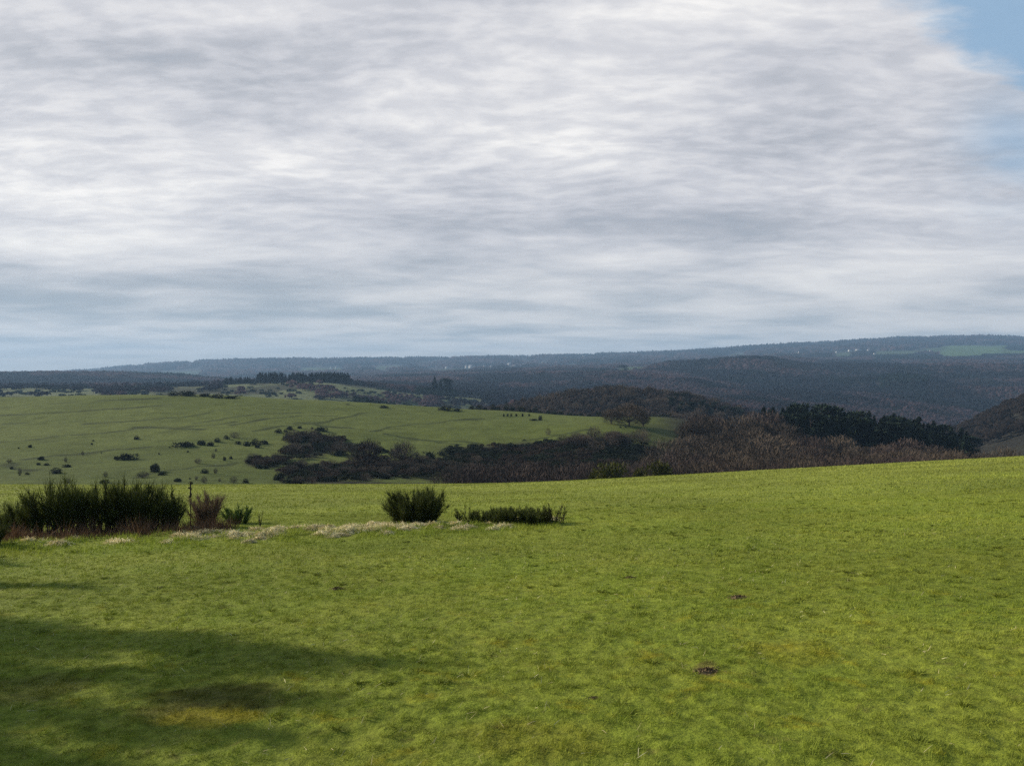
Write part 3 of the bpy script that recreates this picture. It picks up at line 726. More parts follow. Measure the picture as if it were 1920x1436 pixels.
SM = 'tiny dark gorse bush dotted on the open lower hillside'; SMG = 'tiny gorse bushes dotted on the hillside'
TL = 'small leafless shrub standing on the lower hillside at left'; TLG = 'small leafless shrubs on the left hillside'
LST = [
 (255, 823, 13, 7, 'g', 'lone small round gorse bush high on the open left hillside'), (56, 839, 9, 6, 'g', 'lone gorse speck high on the slope near the left edge'),
 (172, 833, 5, 4, 'g', None), (175, 828, 4, 3, 'g', None), (35, 841, 4, 3, 'g', None),
 (238, 860, 38, 17, 'g', 'largest rounded gorse bush on the open left hillside'), (217, 859, 10, 8, 'g', 'small gorse bush touching the left of the largest rounded one'),
 (346, 836, 40, 13, 'g', 'long low dark gorse bush at the left end of the upper line'), (378, 832, 20, 10, 'g', 'gorse bush joined to the right of the long low one'),
 (394, 833, 17, 8, 'g', 'compact gorse bush third from left in the upper line'), (406, 827, 15, 8, 'g', 'compact gorse bush fourth from left in the upper line'),
 (425, 822, 12, 8, 'g', 'round gorse bush beside a grey leafless shrub in the upper line'), (440, 820, 22, 13, 'b', 'grey leafless shrub in the upper line of gorse'),
 (446, 830, 12, 7, 'g', 'small gorse bush just below the grey shrub of the upper line'), (463, 834, 16, 13, 'g', 'upright gorse bush opening the dense clump of the upper line'),
 (478, 832, 20, 13, 'g', 'broad gorse bush in the middle of the upper line clump'), (495, 831, 20, 11, 'g', 'gorse bush at the right end of the upper line clump'), (484, 839, 14, 7, 'g', 'low gorse bush at the foot of the upper line clump'),
 (521, 812, 16, 8, 'g', 'gorse bush left of the top pair above the dark scrub'), (535, 811, 10, 6, 'g', 'little gorse bush between two rounder ones above the scrub'),
 (543, 806, 16, 9, 'g', 'upper left gorse bush of the pair above the dark scrub'), (562, 804, 10, 6, 'g', 'smaller right gorse bush of the pair above the scrub'),
 (602, 810, 26, 12, 'g', 'broad gorse bush at the top right edge of the scrub'), (596, 819, 14, 9, 'g', 'gorse bush just under the broad one at the scrub top'), (585, 806, 6, 5, 'g', None),
 (538, 842, 14, 9, 'g', 'lone oval gorse bush on the green gap left of the scrub'), (545, 849, 4, 6, 'g', None),
 (108, 886, 26, 12, 'g', 'broad dark gorse bush low on the slope near the left edge'), (126, 873, 15, 8, 'g', 'gorse bush above right of the broad one at left'), (123, 864, 7, 11, 't', TL),
 (77, 862, 16, 9, 'g', 'double topped gorse bush on the left slope'), (88, 870, 12, 5, 'g', None), (72, 870, 9, 5, 'g', None), (18, 868, 12, 8, 't', TL), (22, 878, 8, 7, 'g', None),
 (37, 891, 8, 18, 't', 'tall thin leafless shrub near the left edge of the hillside'), (52, 889, 10, 5, 'g', None), (155, 851, 6, 9, 't', TL), (190, 848, 3, 3, 'g', None),
 (198, 893, 10, 12, 't', 'thin leafless shrub above the low gorse near the crest'), (195, 905, 20, 9, 'g', 'low gorse bush just above the field edge behind the broom row'), (127, 906, 12, 12, 't', TL),
 (290, 885, 24, 17, 'g', 'tall dark gorse bush right of a grey leafless patch'), (268, 893, 26, 14, 'b', 'grey leafless shrub left of the tall dark gorse'), (304, 889, 16, 8, 'g', 'low gorse bush right of the tall dark one'),
 (333, 902, 18, 8, 'g', 'rounded gorse bush just above the field edge in the open'), (371, 870, 16, 12, 'b', TL), (383, 887, 18, 9, 'g', 'oval gorse bush beside the leafless shrub low on the slope'),
 (404, 887, 9, 12, 't', TL), (400, 859, 9, 12, 't', TL), (405, 845, 6, 7, 't', TL), (421, 864, 7, 9, 'g', None), (433, 860, 7, 8, 'g', None), (368, 899, 7, 9, 't', TL), (356, 897, 5, 4, 'g', None),
 (383, 905, 14, 15, 'b', TL), (412, 903, 6, 8, 't', TL), (438, 905, 17, 15, 'b', TL), (460, 906, 14, 9, 'g', None), (352, 846, 4, 4, 'g', None), (318, 838, 4, 3, 'g', None), (298, 850, 4, 4, 'g', None),
 (1013, 788, 9, 11, 'g', 'upright gorse bush at the end of a low dark patch on the crest field'), (1001, 788, 18, 5, 'g', 'low flat dark gorse left of the upright one on the crest field'),
 (1028, 814, 13, 15, 'b', 'lone small leafless bush standing in the middle of the green field'),
 (1163, 803, 5, 4, 'g', 'left one of two dark specks on grass below the large oak'), (1173, 803, 5, 4, 'g', 'right one of two dark specks on grass below the large oak'),
 (720, 764, 22, 6, 'g', 'isolated flat dark gorse on the hill crest in the middle'), (836, 769, 34, 9, 'g', 'larger flat gorse clump on the crest, left one of a pair'), (858, 770, 18, 6, 'g', 'smaller gorse clump on the crest, right one of a pair'),
 (323, 742, 28, 8, 'g', 'leftmost dark gorse bush on the skyline crest of the hill'), (352, 742, 36, 11, 'g', 'tallest dark gorse bush on the skyline crest of the hill'), (384, 743, 24, 7, 'g', 'middle gorse bush on the skyline crest'),
 (408, 745, 34, 8, 'g', 'fourth gorse bush along the skyline crest'), (436, 746, 28, 6, 'g', 'rightmost gorse bush on the skyline crest'),
]
for px in (945, 952, 958, 968, 980, 992): LST.append((px, 780, 5, 6, 'g', 'one of a short row of dark specks on the crest field'))
for q in LST:
    lb = q[5] or SM
    gr = SMG if q[5] is None else TLG if lb == TL else 'row of specks on the crest field' if lb.startswith('one of') else None
    goatpx(*q[:5], label=lb, group=gr)
# dense scrub in the hollow
ELL = [(578, 826, 38, 9, 12), (625, 834, 38, 9, 12), (560, 850, 28, 7, 9), (500, 868, 42, 8, 18), (600, 888, 75, 13, 48), (690, 884, 66, 16, 42), (780, 880, 62, 17, 38), (560, 902, 60, 5, 14), (850, 876, 50, 14, 26), (660, 850, 60, 10, 18), (740, 856, 40, 8, 8)]
for (cx, cy, rx, ry, n) in ELL:
    for i in range(n):
        a = rng.uniform(0, 2*PI); r = math.sqrt(rng.uniform(0, 1))*1.12; s = rng.uniform(.5, 1.3)*(1.25-.45*r)
        if rng.uniform() < .45: goatpx(cx+rx*r*math.cos(a), cy+ry*r*math.sin(a), 24*s, 12*s, 'g', 'dark gorse bush in the dense scrub of the hollow', 'gorse in the scrub of the hollow')
        else: goatpx(cx+rx*r*math.cos(a), cy+ry*r*math.sin(a), 30*s, 19*s, 'b', 'grey leafless shrub in the dense scrub of the hollow', 'leafless shrubs in the scrub of the hollow')
goatpx(690, 880, 64, 66, 'T', 'round leafless tree in the hollow, left one of the two')
goatpx(757, 872, 56, 54, 'T', 'round leafless tree in the hollow, right one of the two')
goatpx(548, 836, 40, 34, 'T', 'grey domed leafless tree at the upper left of the scrub')
goatpx(805, 862, 30, 20, 'g', 'dark gorse bush right of the two round trees')
for px, py in [(830, 852), (848, 850), (866, 850), (884, 848), (902, 847), (920, 846), (938, 843), (956, 841), (974, 839), (992, 837), (1010, 836), (1028, 834), (1044, 833), (1060, 832)]:
    goatpx(px, py+rng.uniform(-1, 3), rng.uniform(16, 30), rng.uniform(9, 15), 'g', 'dark gorse bush in the band edging the lower side of the green field', 'gorse band below the green field')
for i in range(110):
    px = rng.uniform(840, 1200); py = rng.uniform(846, 882)
    goatpx(px, py, rng.uniform(14, 26), rng.uniform(7, 12), 'g', 'dark gorse bush on the brown slope below the field', 'gorse on the brown slope')
for i in range(34):
    px = rng.uniform(1050, 1215); py = 832+rng.normal(0, 5)
    goatpx(px, py, rng.uniform(26, 44), rng.uniform(18, 27)*(1 if px > 1090 else .7), 'b', 'leafless shrub in the dark thicket below the large oak', 'thicket below the large oak')
# the oak and its two neighbours
X, Y, Z = at_px(1180, 797, 300, 400); place(OAK, (X, Y, Z-.2), 78/F*Y/21, sz=47/F*Y/17, rz=.4, label='large solitary spreading oak without leaves on the edge of the green field', cat='tree')
for (px, py, w, h, lb) in [(1146, 796, 46, 32, 'lower leafless tree touching the left side of the large oak'), (1206, 800, 34, 32, 'small leafless tree touching the right side of the large oak')]:
    goatpx(px, py, w, h, 'T', lb, Yr=(300, 420))
# hedge behind the field crest
for px in range(885, 1270, 13):
    X, Y, Z = P(px+rng.uniform(-4, 4), 535+rng.uniform(-6, 6)); h = rng.uniform(3.2, 5.0) if px < 1120 else rng.uniform(3, 4)
    place(random.choice(GO), (X, Y, Z-.3), rng.uniform(2.2, 3.6), sz=h, label='dark bush in the hedge along the far edge of the green field', group='hedge along the far field edge', cat='bush')

# ---- the wood in the valley on the right
cnt = 0
def tree_at(px, Y, topy, kinds, label, group, cat='tree', wf=1.0, hmin=4, hmax=19):
    X, Y, Z = P(px, Y); gy = HZ-Z/Y*F; h = np.clip((gy-topy)/F*Y, hmin, hmax)
    k = random.choice(kinds); base = {'bare_tree': 12, 'conifer_tree': 18, 'pine_tree': 14, 'bare_shrub': 5, 'reddish_shrub': 5, 'oak_tree': 17}[k.name.split('.')[0]] if k not in TREES_R else 10
    s = h/base
    return place(k, (X, Y, Z-.2), s*wf*rng.uniform(.85, 1.15), sz=s, label=label, group=group, cat=cat)
LB = 'leafless grey brown tree in the valley wood beyond the near field'
LG = 'leafless trees of the valley wood'
def tops(px): return np.interp(px, [1210, 1260, 1330, 1400, 1470, 1560, 1650, 1740, 1820, 1880], [792, 778, 768, 764, 772, 800, 806, 825, 838, 846])
for Y0, n in [(410, 11), (370, 13), (335, 15), (300, 13), (270, 13), (245, 13)]:
    for i in range(n):
        px = 1215+(1800-1215)*(i+rng.uniform(.1, .9))/n
        f = (410-Y0)/165.0
        tp = tops(px)*(1-f)+f*np.interp(px, [1200, 1500, 1800], [850, 845, 845])+rng.normal(0, 4)
        if Y0 >= 335 and px < 1265: continue
        if Y0 > 390 and px > 1480: continue
        if Y0 > 350 and px > 1480: tp += 28
        red = rng.uniform() < .3
        tree_at(px, Y0+rng.uniform(-14, 14), tp+rng.normal(0, 5), TREES_R if red else TREES,
                'leafless reddish brown tree in the valley wood' if red else LB, 'reddish trees of the valley wood' if red else LG, wf=1.5)
# scrubby front edge just behind the near crest
for i in range(64):
    px = 830+(1900-830)*(i+rng.uniform(0, 1))/64
    tp = np.interp(px, [830, 900, 1100, 1300, 1500, 1700, 1800, 1900], [876, 862, 856, 856, 850, 846, 838, 842])+rng.normal(0, 5)
    red = px < 1120 or rng.uniform() < .35
    tree_at(px, rng.uniform(185, 232), tp, SHR_R if red else SHR, 'reddish leafless shrub in the thicket right behind the near field' if red else 'grey leafless shrub in the thicket right behind the near field',
            'reddish thicket behind the near field' if red else 'grey thicket behind the near field', 'shrub', 1.1, 2.5, 9)
for i in range(26):
    px = 1690+(1900-1690)*(i+rng.uniform(0, 1))/26
    place(random.choice(OLB), tuple(P(px, rng.uniform(165, 190)))[:2]+(P(px, 178)[2]-.2,), rng.uniform(1.2, 2.0), sz=rng.uniform(1.4, 2.6), label='olive green bush peeping over the right part of the near field edge', group='olive bushes at the right field edge', cat='bush')
for (px, Y, s, z, lb) in [(1150, 140, 3.1, 3.6, 'large olive green broom bush just beyond the field edge, left of two'), (1232, 138, 2.4, 3.2, 'olive green broom bush just beyond the field edge, right of two'),
                          (1118, 142, 1.6, 2.6, 'small olive broom bush left of the large pair beyond the field edge'), (1195, 142, 1.7, 2.7, 'olive broom bush filling the gap of the pair beyond the field edge')]:
    X, Y, Z = P(px, Y); place(OLB[0] if s > 2 else OLB[1], (X, Y, Z-.3), s, sz=z, label=lb, cat='bush')
# conifers: the dark belt running down to the right
cb_x = [1380, 1440, 1480, 1540, 1600, 1660, 1710, 1760, 1800, 1830]; cb_y = [772, 768, 758, 767, 770, 776, 785, 796, 806, 828]
for i in range(86):
    px = 1425+(1822-1425)*(i % 43+rng.uniform(.1, .9))/43; Y0 = 440 if i < 43 else 392
    tp = np.interp(px, cb_x, cb_y)+rng.normal(0, 4)+(12 if i >= 43 else 0)
    if px < 1500 and i >= 43: continue
    tree_at(px, Y0+rng.uniform(-12, 12), tp, CON if rng.uniform() < .86 else PINE, 'dark conifer in the belt sloping down to the right', 'conifers of the dark belt', 'conifer', 1.45, 8, 30)
tree_at(1490, 430, 756, PINE, 'dark bushy pine topping the left end of the conifer belt', None, 'pine', 1.2, 6, 26)
tree_at(1812, 400, 806, CON, 'conifer standing alone at the right foot of the dark belt', None, 'conifer', 1.2, 6, 26)
# spur wood behind
for i in range(190):
    px = rng.uniform(890, 1430); Y = rng.uniform(600, 850)
    m = np.interp(px, [880, 960, 1080, 1250, 1350, 1430], [800, 720, 640, 620, 640, 600])
    if Y < m-40: continue
    X, Y, Z = P(px, Y); s = rng.uniform(.75, 1.1)*np.interp(px, [890, 980], [.6, 1])
    place(random.choice(TREES[:4]), (X, Y, Z-.3), s*1.2, sz=s, label='leafless tree in the brown wood on the spur behind the oak', group='leafless trees on the spur', cat='tree')
for (px, tp) in [(1258, 716), (1266, 722), (1276, 718), (1284, 724), (1296, 720), (1304, 719), (1312, 722), (1320, 726), (1328, 733), (1342, 736), (1350, 740), (1362, 742), (1372, 748), (1380, 752), (1392, 760), (1290, 728), (1334, 742), (1356, 750)]:
    tree_at(px, rng.uniform(690, 740), tp+rng.normal(0, 2), PINE, 'dark evergreen on the right shoulder of the spur', 'evergreens on the shoulder of the spur', 'conifer', 1.0, 4, 13)
# conifer blocks on the heath
def block(x0, x1, base, top, n):
    for i in range(n):
        px = x0+(x1-x0)*(i+rng.uniform(.2, .8))/n; Y = 1500+rng.uniform(-25, 60)
        tp = top+rng.normal(0, .8)+(2.5 if (px < x0+5 or px > x1-5) else 0)
        tree_at(px, Y, tp, CON, 'tall dark conifer in the plantation blocks on the heath', 'conifer plantation on the heath', 'conifer', 1.5, 5, 26)
block(422, 478, 716, 706, 10); block(481, 536, 716, 697.5, 16); block(541, 575, 716, 697.5, 11); block(578, 653, 716, 696.5, 22)
for (px, tp, lb) in [(815, 703, 'tall pointed conifer rising above the middle woodland'), (826, 710, 'rounded dark evergreen right of the tall pointed conifer'), (838, 709, 'broad dark evergreen at the right of the small group')]:
    tree_at(px, 1500, tp, CON if 'pointed' in lb else PINE, lb, None, 'conifer', 1.3, 8, 40)
tree_at(1168, 2700, 678, PINE, 'round dark tree group leader on the far slope left of centre right', None, 'tree', 1.5, 8, 40)

# ------------------------------------------------------------------ far woods: many crowns that read as one mass
def woods(name, y0, y1, px0, px1, spacing, size, colfn, mat, mask=None, tris=16, hgt=12, conif=False, rf=.30):
    u0 = (px0-960)/F; u1 = (px1-960)/F
    n = int((u1-u0)*(y1*y1-y0*y0)/2/spacing**2)
    Y = np.sqrt(rng.uniform(y0*y0, y1*y1, n)); U = rng.uniform(u0, u1, n); X = U*Y
    px = 960+F*U
    if mask is not None:
        k = mask(px, Y); X, Y, U, px = X[k], Y[k], U[k], px[k]
    Z = H(X, Y)
    s = -(Z+hgt)/Y                                   # screen slope of the top
    # keep trees that nearer ground does not hide (with a margin for a step to the side)
    keep = np.ones(len(X), bool); mn = np.full(len(X), 1e9)
    for q in geo(170, 9000, 1.03):
        zz = H(U*q, np.full(len(U), q), False); k = q < Y*0.97
        mn = np.where(k, np.minimum(mn, -zz/q), mn)
    keep = s < mn+0.004
    X, Y, Z = X[keep], Y[keep], Z[keep]; n = len(X)
    sz = size*rng.uniform(.7, 1.3, n)*(1+Y/9000); hh = hgt*rng.uniform(.75, 1.2, n)
    base = colfn(X, Y)*rng.uniform(.85, 1.18, n)[:, None]
    d = rng.normal(0, 1, (n, tris, 3)); d[..., 2] = np.abs(d[..., 2]); d /= np.linalg.norm(d, axis=2)[..., None]
    C = np.stack([X, Y, Z], 1)[:, None]+d*np.stack([sz*.5, sz*.5, hh*.45], 1)[:, None]
    C[..., 2] += (hh*.5)[:, None]
    if conif:
        C[..., 0] = X[:, None]+d[..., 0]*(sz*.5)[:, None]*(1-d[..., 2]**2); C[..., 1] = Y[:, None]+d[..., 1]*(sz*.5)[:, None]*(1-d[..., 2]**2)
    a = rng.normal(0, 1, (n, tris, 3)); a -= (a*d).sum(2)[..., None]*d*.85; a /= np.linalg.norm(a, axis=2)[..., None]
    b = np.cross(a, d)+rng.normal(0, .2, a.shape)
    r = (sz*rf)[:, None, None]
    V = np.stack([C+a*r, C-a*r*.5+b*r*.8, C-a*r*.5-b*r*.8], 2).reshape(-1, 3)
    T = np.arange(len(V)).reshape(-1, 3)
    colv = np.repeat(base, tris*3, axis=0)
    print(name, n, 'trees')
    o = mk(name, V, T=T, mat=mat, attrs={'base': colv})
    return o
WOODM = m_attr('wood_crowns', 0.02, 0.2, 0.3, 0.4, 0.5)
def wc(X, Y):
    n = sstep(-.12, .16, fbm(X/210+Y/800, Y/360, 601, 4))[:, None]; m = sstep(.15, .45, fbm(X/90, Y/200, 611, 4))[:, None]  # patches of crown colour that also stand in for shading of the relief
    c = np.array([.088, .056, .058])*(1-n)+np.array([.020, .019, .024])*n
    return c*(1-m*.75)+np.array([.012, .016, .013])*m*.75
def mask1(px, Y):
    heath = (Y > 1060) & (Y < 1600) & (px < 900+40*fbm(px/40, Y/90, 621, 2))
    cut = (Y > 4200)
    return ~heath
def notfield(px, Y):
    k = np.ones(len(px), bool)
    for a, b, y0, y1, s in FIELDS: k &= ~((px > a-5) & (px < b+5) & (Y > y0-100) & (Y < y1+100))
    k &= ~((px > 770) & (px < 1095) & (Y > 4700) & (Y < 6300) & (fbm(px/9, Y/200, 671, 2) < .12))
    return k
tag(woods('near_woodland', 860, 2000, -60, 2000, 10, 9, wc, WOODM, lambda p, Y: mask1(p, Y) & ~((p < 940) & (Y < 1060)), 26, 12, False, .22), 'dense leafless woodland filling the valley behind the hill', 'woodland', kind='stuff')
tag(woods('far_woodland', 2000, 4600, -60, 2000, 17, 17, wc, WOODM, notfield, 20, 14, False, .22), 'leafless purple brown woodland covering the far slopes', 'woodland', kind='stuff')
tag(woods('plateau_woodland', 4600, 8300, -60, 2000, 45, 42, lambda X, Y: wc(X, Y)*.9, WOODM, lambda p, Y: notfield(p, Y) & (fbm(p/30, Y/300, 631, 3) > -.12), 10, 15), 'wooded patches on the distant plateau and skyline ridge', 'woodland', kind='stuff')
dk = lambda X, Y: np.tile([.016, .026, .018], (len(X), 1))
def mconif(p, Y):
    q = p+10*fbm(p/15, Y/90, 641, 2)
    return ((q > 1650) & (q < 1745) & (Y > 2060) & (Y < 2330)) | ((q > 1640) & (q < 1745) & (Y > 4000) & (Y < 4700)) | ((q > 1840) & (q < 1990) & (Y > 4300) & (Y < 4550)) | \
           ((q > 1160) & (q < 1178) & (Y > 2600) & (Y < 2800)) | ((q > 180) & (q < 372) & (Y > 2930) & (Y < 3080)) | ((q > 660) & (q < 800) & (Y > 905) & (Y < 985)) | ((q > 780) & (q < 860) & (Y > 1450) & (Y < 1560)) | ((q > 1890) & (q < 1925) & (Y > 5300) & (Y < 5700))
tag(woods('conifer_plantation', 880, 5800, 100, 1995, 9, 8, dk, WOODM, mconif, 14, 17, True), 'dark conifer plantations among the far leafless woods', 'plantation', kind='stuff')
tag(woods('spur_woodland', 600, 1000, 1760, 2080, 8, 8, lambda X, Y: np.tile([.036, .028, .023], (len(X), 1)), WOODM, lambda p, Y: p > 1770, 70, 8, False, .13), 'brown leafless woodland on the steep slope at the right edge', 'woodland', kind='stuff')
tag(woods('spur_underwood', 560, 900, 870, 1440, 5.5, 5, lambda X, Y: np.tile([.064, .048, .038], (len(X), 1)), WOODM, lambda p, Y: (Y > np.interp(p, [880, 960, 1080, 1250, 1350, 1440], [780, 640, 590, 580, 600, 560])), 44, 7, False, .15), 'brown underwood covering the spur behind the large oak', 'underwood', kind='stuff')
def mscrub(p, Y):
    X = (p-960)/F*Y; py = HZ-H(X, Y)/Y*F; n = .35*fbm(X/7, Y/9, 681, 3); k = (p > 845+60*n) & (p < 1230) & (Y < 352+40*n)
    for cx, cy, rx, ry in SCRUB: k |= (Y < 420) & (np.hypot((p-cx)/rx, (py-cy)/ry)+n < .95)
    return k & (fbm(X/5, Y/7, 683, 2) > np.where(p > 800, -.22, .0))
tag(woods('hollow_scrub', 222, 430, 440, 1240, 1.6, 2.2, lambda X, Y: np.where((fbm(X/9, Y/12, 685, 2) > .05)[:, None], np.array([[.040, .030, .022]]), np.array([[.018, .022, .011]])), WOODM, mscrub, 40, 1.7, False, .13), 'dark tangled undergrowth filling the hollow below the green field', 'scrub', kind='stuff')
tag(woods('heath_scrub', 1060, 1620, -60, 960, 17, 6, dk, WOODM, lambda p, Y: fbm(p/25, Y/60, 651, 3) > .12, 14, 2.5), 'dark low scrub scattered over the pale heath', 'scrub', kind='stuff')
tag(woods('heath_woodland', 1120, 1420, -60, 900, 11, 9, wc, WOODM, lambda p, Y: fbm(p/50, Y/120, 661, 3) > .22, 16, 7), 'brown leafless thickets between strips of pale heath', 'thicket', kind='stuff')

# ------------------------------------------------------------------ village houses, far off
def house(w, d, h, rh, seed):
    b = MB(); x, y = w/2, d/2
    V = [(-x, -y, -3), (x, -y, -3), (x, y, -3), (-x, y, -3), (-x, -y, h), (x, -y, h), (x, y, h), (-x, y, h), (-x, 0, h+rh), (x, 0, h+rh)]
    b.add(V, Q=[(0, 1, 5, 4), (2, 3, 7, 6), (1, 2, 6, 5), (3, 0, 4, 7)], T=[(5, 6, 9), (7, 4, 8)])
    r = MB(); e = .5; t = .3
    for s in (-1, 1):
        V = [(-x-e, s*(y+e), h-.15), (x+e, s*(y+e), h-.15), (x+e, 0, h+rh+.12), (-x-e, 0, h+rh+.12)]
        V += [(a, bb, c+t) for a, bb, c in V]
        r.add(V, Q=[(0, 1, 2, 3), (4, 5, 6, 7), (0, 1, 5, 4), (1, 2, 6, 5), (2, 3, 7, 6), (3, 0, 4, 7)])
    c = MB(); c.add([(w*.2+a*.5, b_*.5, z) for z in (h+rh*.6, h+rh+1.2) for a, b_ in ((-1, -1), (1, -1), (1, 1), (-1, 1))], Q=[(0, 1, 5, 4), (1, 2, 6, 5), (2, 3, 7, 6), (3, 0, 4, 7), (4, 5, 6, 7)])
    o = empty('house'); KIDS[o.name] = [b.build('wall', WALLM, o), r.build('roof', ROOFM, o), c.build('chimney', ROOFM, o)]
    return o
HS = [house(11, 9, 5.5, 3.5, 0), house(16, 10, 5, 3.5, 0), house(9, 8, 6, 3.2, 0)]
def hs(px, py, s, lb, gr, Yr, rz=None):
    X, Y, Z = at_px(px, py, *Yr); place(random.choice(HS), (X, Y, Z), s, rz=rng.uniform(-.5, .5) if rz is None else rz, label=lb, group=gr, cat='house')
for (px, py, s) in [(783, 691, 1.4), (800, 690, 1), (838, 690, 1), (875, 691, 1.5), (884, 690, 1.8), (908, 690, 1.2), (921, 689, 1), (956, 684, 1.3), (965, 688, 1.5), (975, 688, 1.2), (984, 687, 1.6), (992, 686, 1), (1004, 685, 1), (1018, 682, 1), (1030, 684, 1), (1045, 681, 1), (1060, 679, 1), (1078, 678, 1), (1083, 679, 1)]:
    hs(px, py, s*1.35, 'pale house in the far village strung along the plateau in the centre', 'houses of the central far village', (5000, 6900))
hs(1096, 673, 3, 'long pale building on the skyline right of the central village', None, (6000, 7800), 0)
for (px, s) in [(621, 1.5), (631, 1.9), (640, 1.4)]: hs(px, 691, s, 'large white building in the far valley above the plantation', 'white buildings above the plantation', (5200, 7500), .1)
for (px, py, s) in [(1569, 661, 1.2), (1593, 659, 1.6), (1609, 660, 2.2), (1630, 659, 2.0), (1696, 658, 1.3), (1745, 660, 1.5), (1640, 665, 1.2), (1499, 662, 1.3)]:
    hs(px, py, s, 'white house on the high far slope at right', 'white houses on the high far slope', (4600, 7000))
hs(1848, 642, 2.4, 'single white house near the skyline at far right', None, (6000, 7900))
def mast():
    b = MB(); b.tube([[0, 0, -2], [0, 0, 45]], [1.2, .5], 6)
    for k in range(9): b.tube([[-1.4, 0, 4*k+4], [1.4, 0, 4*k+4]], [.15, .15], 4)
    c = MB(); c.tube([[0, 0, 45], [0, 0, 56]], [.5, .2], 5)
    r = empty('radio_mast'); b.build('lattice', METAL, r); c.build('antenna', METAL, r); return r
X, Y, Z = P(1068, 7000); M_ = mast(); M_.location = (X, Y, Z); tag(M_, 'thin radio mast on the far skyline near the centre', 'mast')

# ------------------------------------------------------------------ trees outside the frame on the left whose shadows lie on the grass
def shade_tree(h, w, seed):
    rng.seed(seed); st = MB(); cr = MB()
    st.tube([[0, 0, -.4], [.05, 0, h*.4], [0, 0, h*.9]], [.02*h, .014*h, .004*h], 8)
    for i in range(13):
        a = rng.uniform(0, 2*PI); z = h*(.2+.74*i/12); R = w*.5*(1-.6*max(0, (z/h-.35))/.65)
        c = np.array([R*.55*math.cos(a), R*.55*math.sin(a), z])
        st.tube([[0, 0, z-.1*h], c*[.5, .5, 1]-[0, 0, .03*h], c], [.006*h, .005*h, .002*h], 5)
        n = 230; d = rng.normal(0, 1, (n, 3)); d /= np.linalg.norm(d, axis=1)[:, None]
        cr.blades(c+d*[R*.6, R*.6, h*.075]*rng.uniform(.2, 1, (n, 1)), d+[0, 0, .3], .16, .10, tint=rng.uniform(0, 1, n))
    return proto('young_spruce', [('trunk', st, BARK), ('crown', cr, BROOM)])
SH = [shade_tree(7, 2.0, 91), shade_tree(7, 2.8, 92)]
rng.seed(123)
for (px, py, h, k, lb) in [(695, 1256, 7.2, 0, 'tallest young evergreen'), (500, 1215, 6.6, 0, 'second tallest young evergreen'), (570, 1322, 6.4, 0, 'third young evergreen, slim'), (470, 1392, 4.6, 0, 'short young evergreen near the camera'),
                           (110, 1100, 6.0, 0, 'young evergreen far along'), (40, 1050, 5.5, 1, 'farthest young evergreen'), (150, 1440, 5.0, 1, 'bushy young evergreen closest to the camera'),  (20, 1262, 5.4, 1, 'young evergreen hidden between two taller ones'), (30, 1390, 5.0, 1, 'dense low young evergreen'), (-60, 1190, 6.5, 1, 'bulky young evergreen'), (-40, 1310, 6.2, 1, 'bulky dark young evergreen'), (20, 1440, 5.5, 1, 'squat young evergreen'), (90, 1235, 5.6, 1, 'ragged young evergreen'),  # bulky, squat and ragged ones are added to deepen the left corner's shade
                           (215, 1205, 6.0, 1, 'broad dark young evergreen'), (110, 1330, 5.2, 1, 'low broad young evergreen')]:
    X, Y, Z = at_px(px, py, 4.0, 60)
    L = h/math.tan(SUN_EL)*0.97; TX = X+math.sin(SUN_AZ)*L; TY = Y+math.cos(SUN_AZ)*L
    TZ = h1(TX, TY)
    hh = h+ (Z-TZ)
    place(SH[k], (TX, TY, TZ), hh/7*1.0, sz=hh/7, label=lb+' outside the left edge casting shade on the grass', group='young evergreens outside the left edge', cat='tree')

# ------------------------------------------------------------------ haze: real air in one closed box
def haze():
    x, y0, y1, z0, z1 = 12100, -12100, 12100, -460, 400
    V = [(-x, y0, z0), (x, y0, z0), (x, y1, z0), (-x, y1, z0), (-x, y0, z1), (x, y0, z1), (x, y1, z1), (-x, y1, z1)]
    m, t, out = new_mat('air'); v = t.n('ShaderNodeVolumePrincipled')
    v.inputs['Color'].default_value = (0.43, 0.66, 0.93, 1); v.inputs['Density'].default_value = 7.8e-5; v.inputs['Anisotropy'].default_value = 0.1
    t.L.new(v.outputs[0], out.inputs['Volume'])
    o = mk('haze', V, Q=[(0, 3, 2, 1), (4, 5, 6, 7), (0, 1, 5, 4), (1, 2, 6, 5), (2, 3, 7, 6), (3, 0, 4, 7)], mat=m)
    return tag(o, 'thin bluish haze in the air over the far hills', 'haze', kind='stuff')
HAZE = True
if HAZE: haze()

# ------------------------------------------------------------------ world: sky with a procedural cloud deck
w = bpy.data.worlds.new('World'); sc.world = w; w.use_nodes = True
t = NT(w.node_tree); t.N.clear(); out = t.n('ShaderNodeOutputWorld')
sky = t.n('ShaderNodeTexSky'); sky.sky_type = 'NISHITA'; sky.sun_disc = False
sky.sun_elevation = SUN_EL; sky.sun_rotation = SUN_AZ; sky.air_density = 1.0; sky.dust_density = 0.6; sky.ozone_density = 1.5
blue = t.v('MULTIPLY', sky.outputs[0], (0.085, 0.085, 0.085))
d = t.n('ShaderNodeTexCoord').outputs['Generated']
d = t.v('NORMALIZE', d)
sp = t.n('ShaderNodeSeparateXYZ'); t.L.new(d, sp.inputs[0]); dx, dy, dz = sp.outputs
zz = t.m('ADD', t.m('MAXIMUM', dz, 0.0), 0.045)
px_ = t.m('DIVIDE', dx, zz); py_ = t.m('DIVIDE', dy, zz); p = t.comb(px_, py_, 0.0)
yy = t.m('MAXIMUM', dy, 0.05); u_ = t.m('DIVIDE', dx, yy); v_ = t.m('DIVIDE', dz, yy)
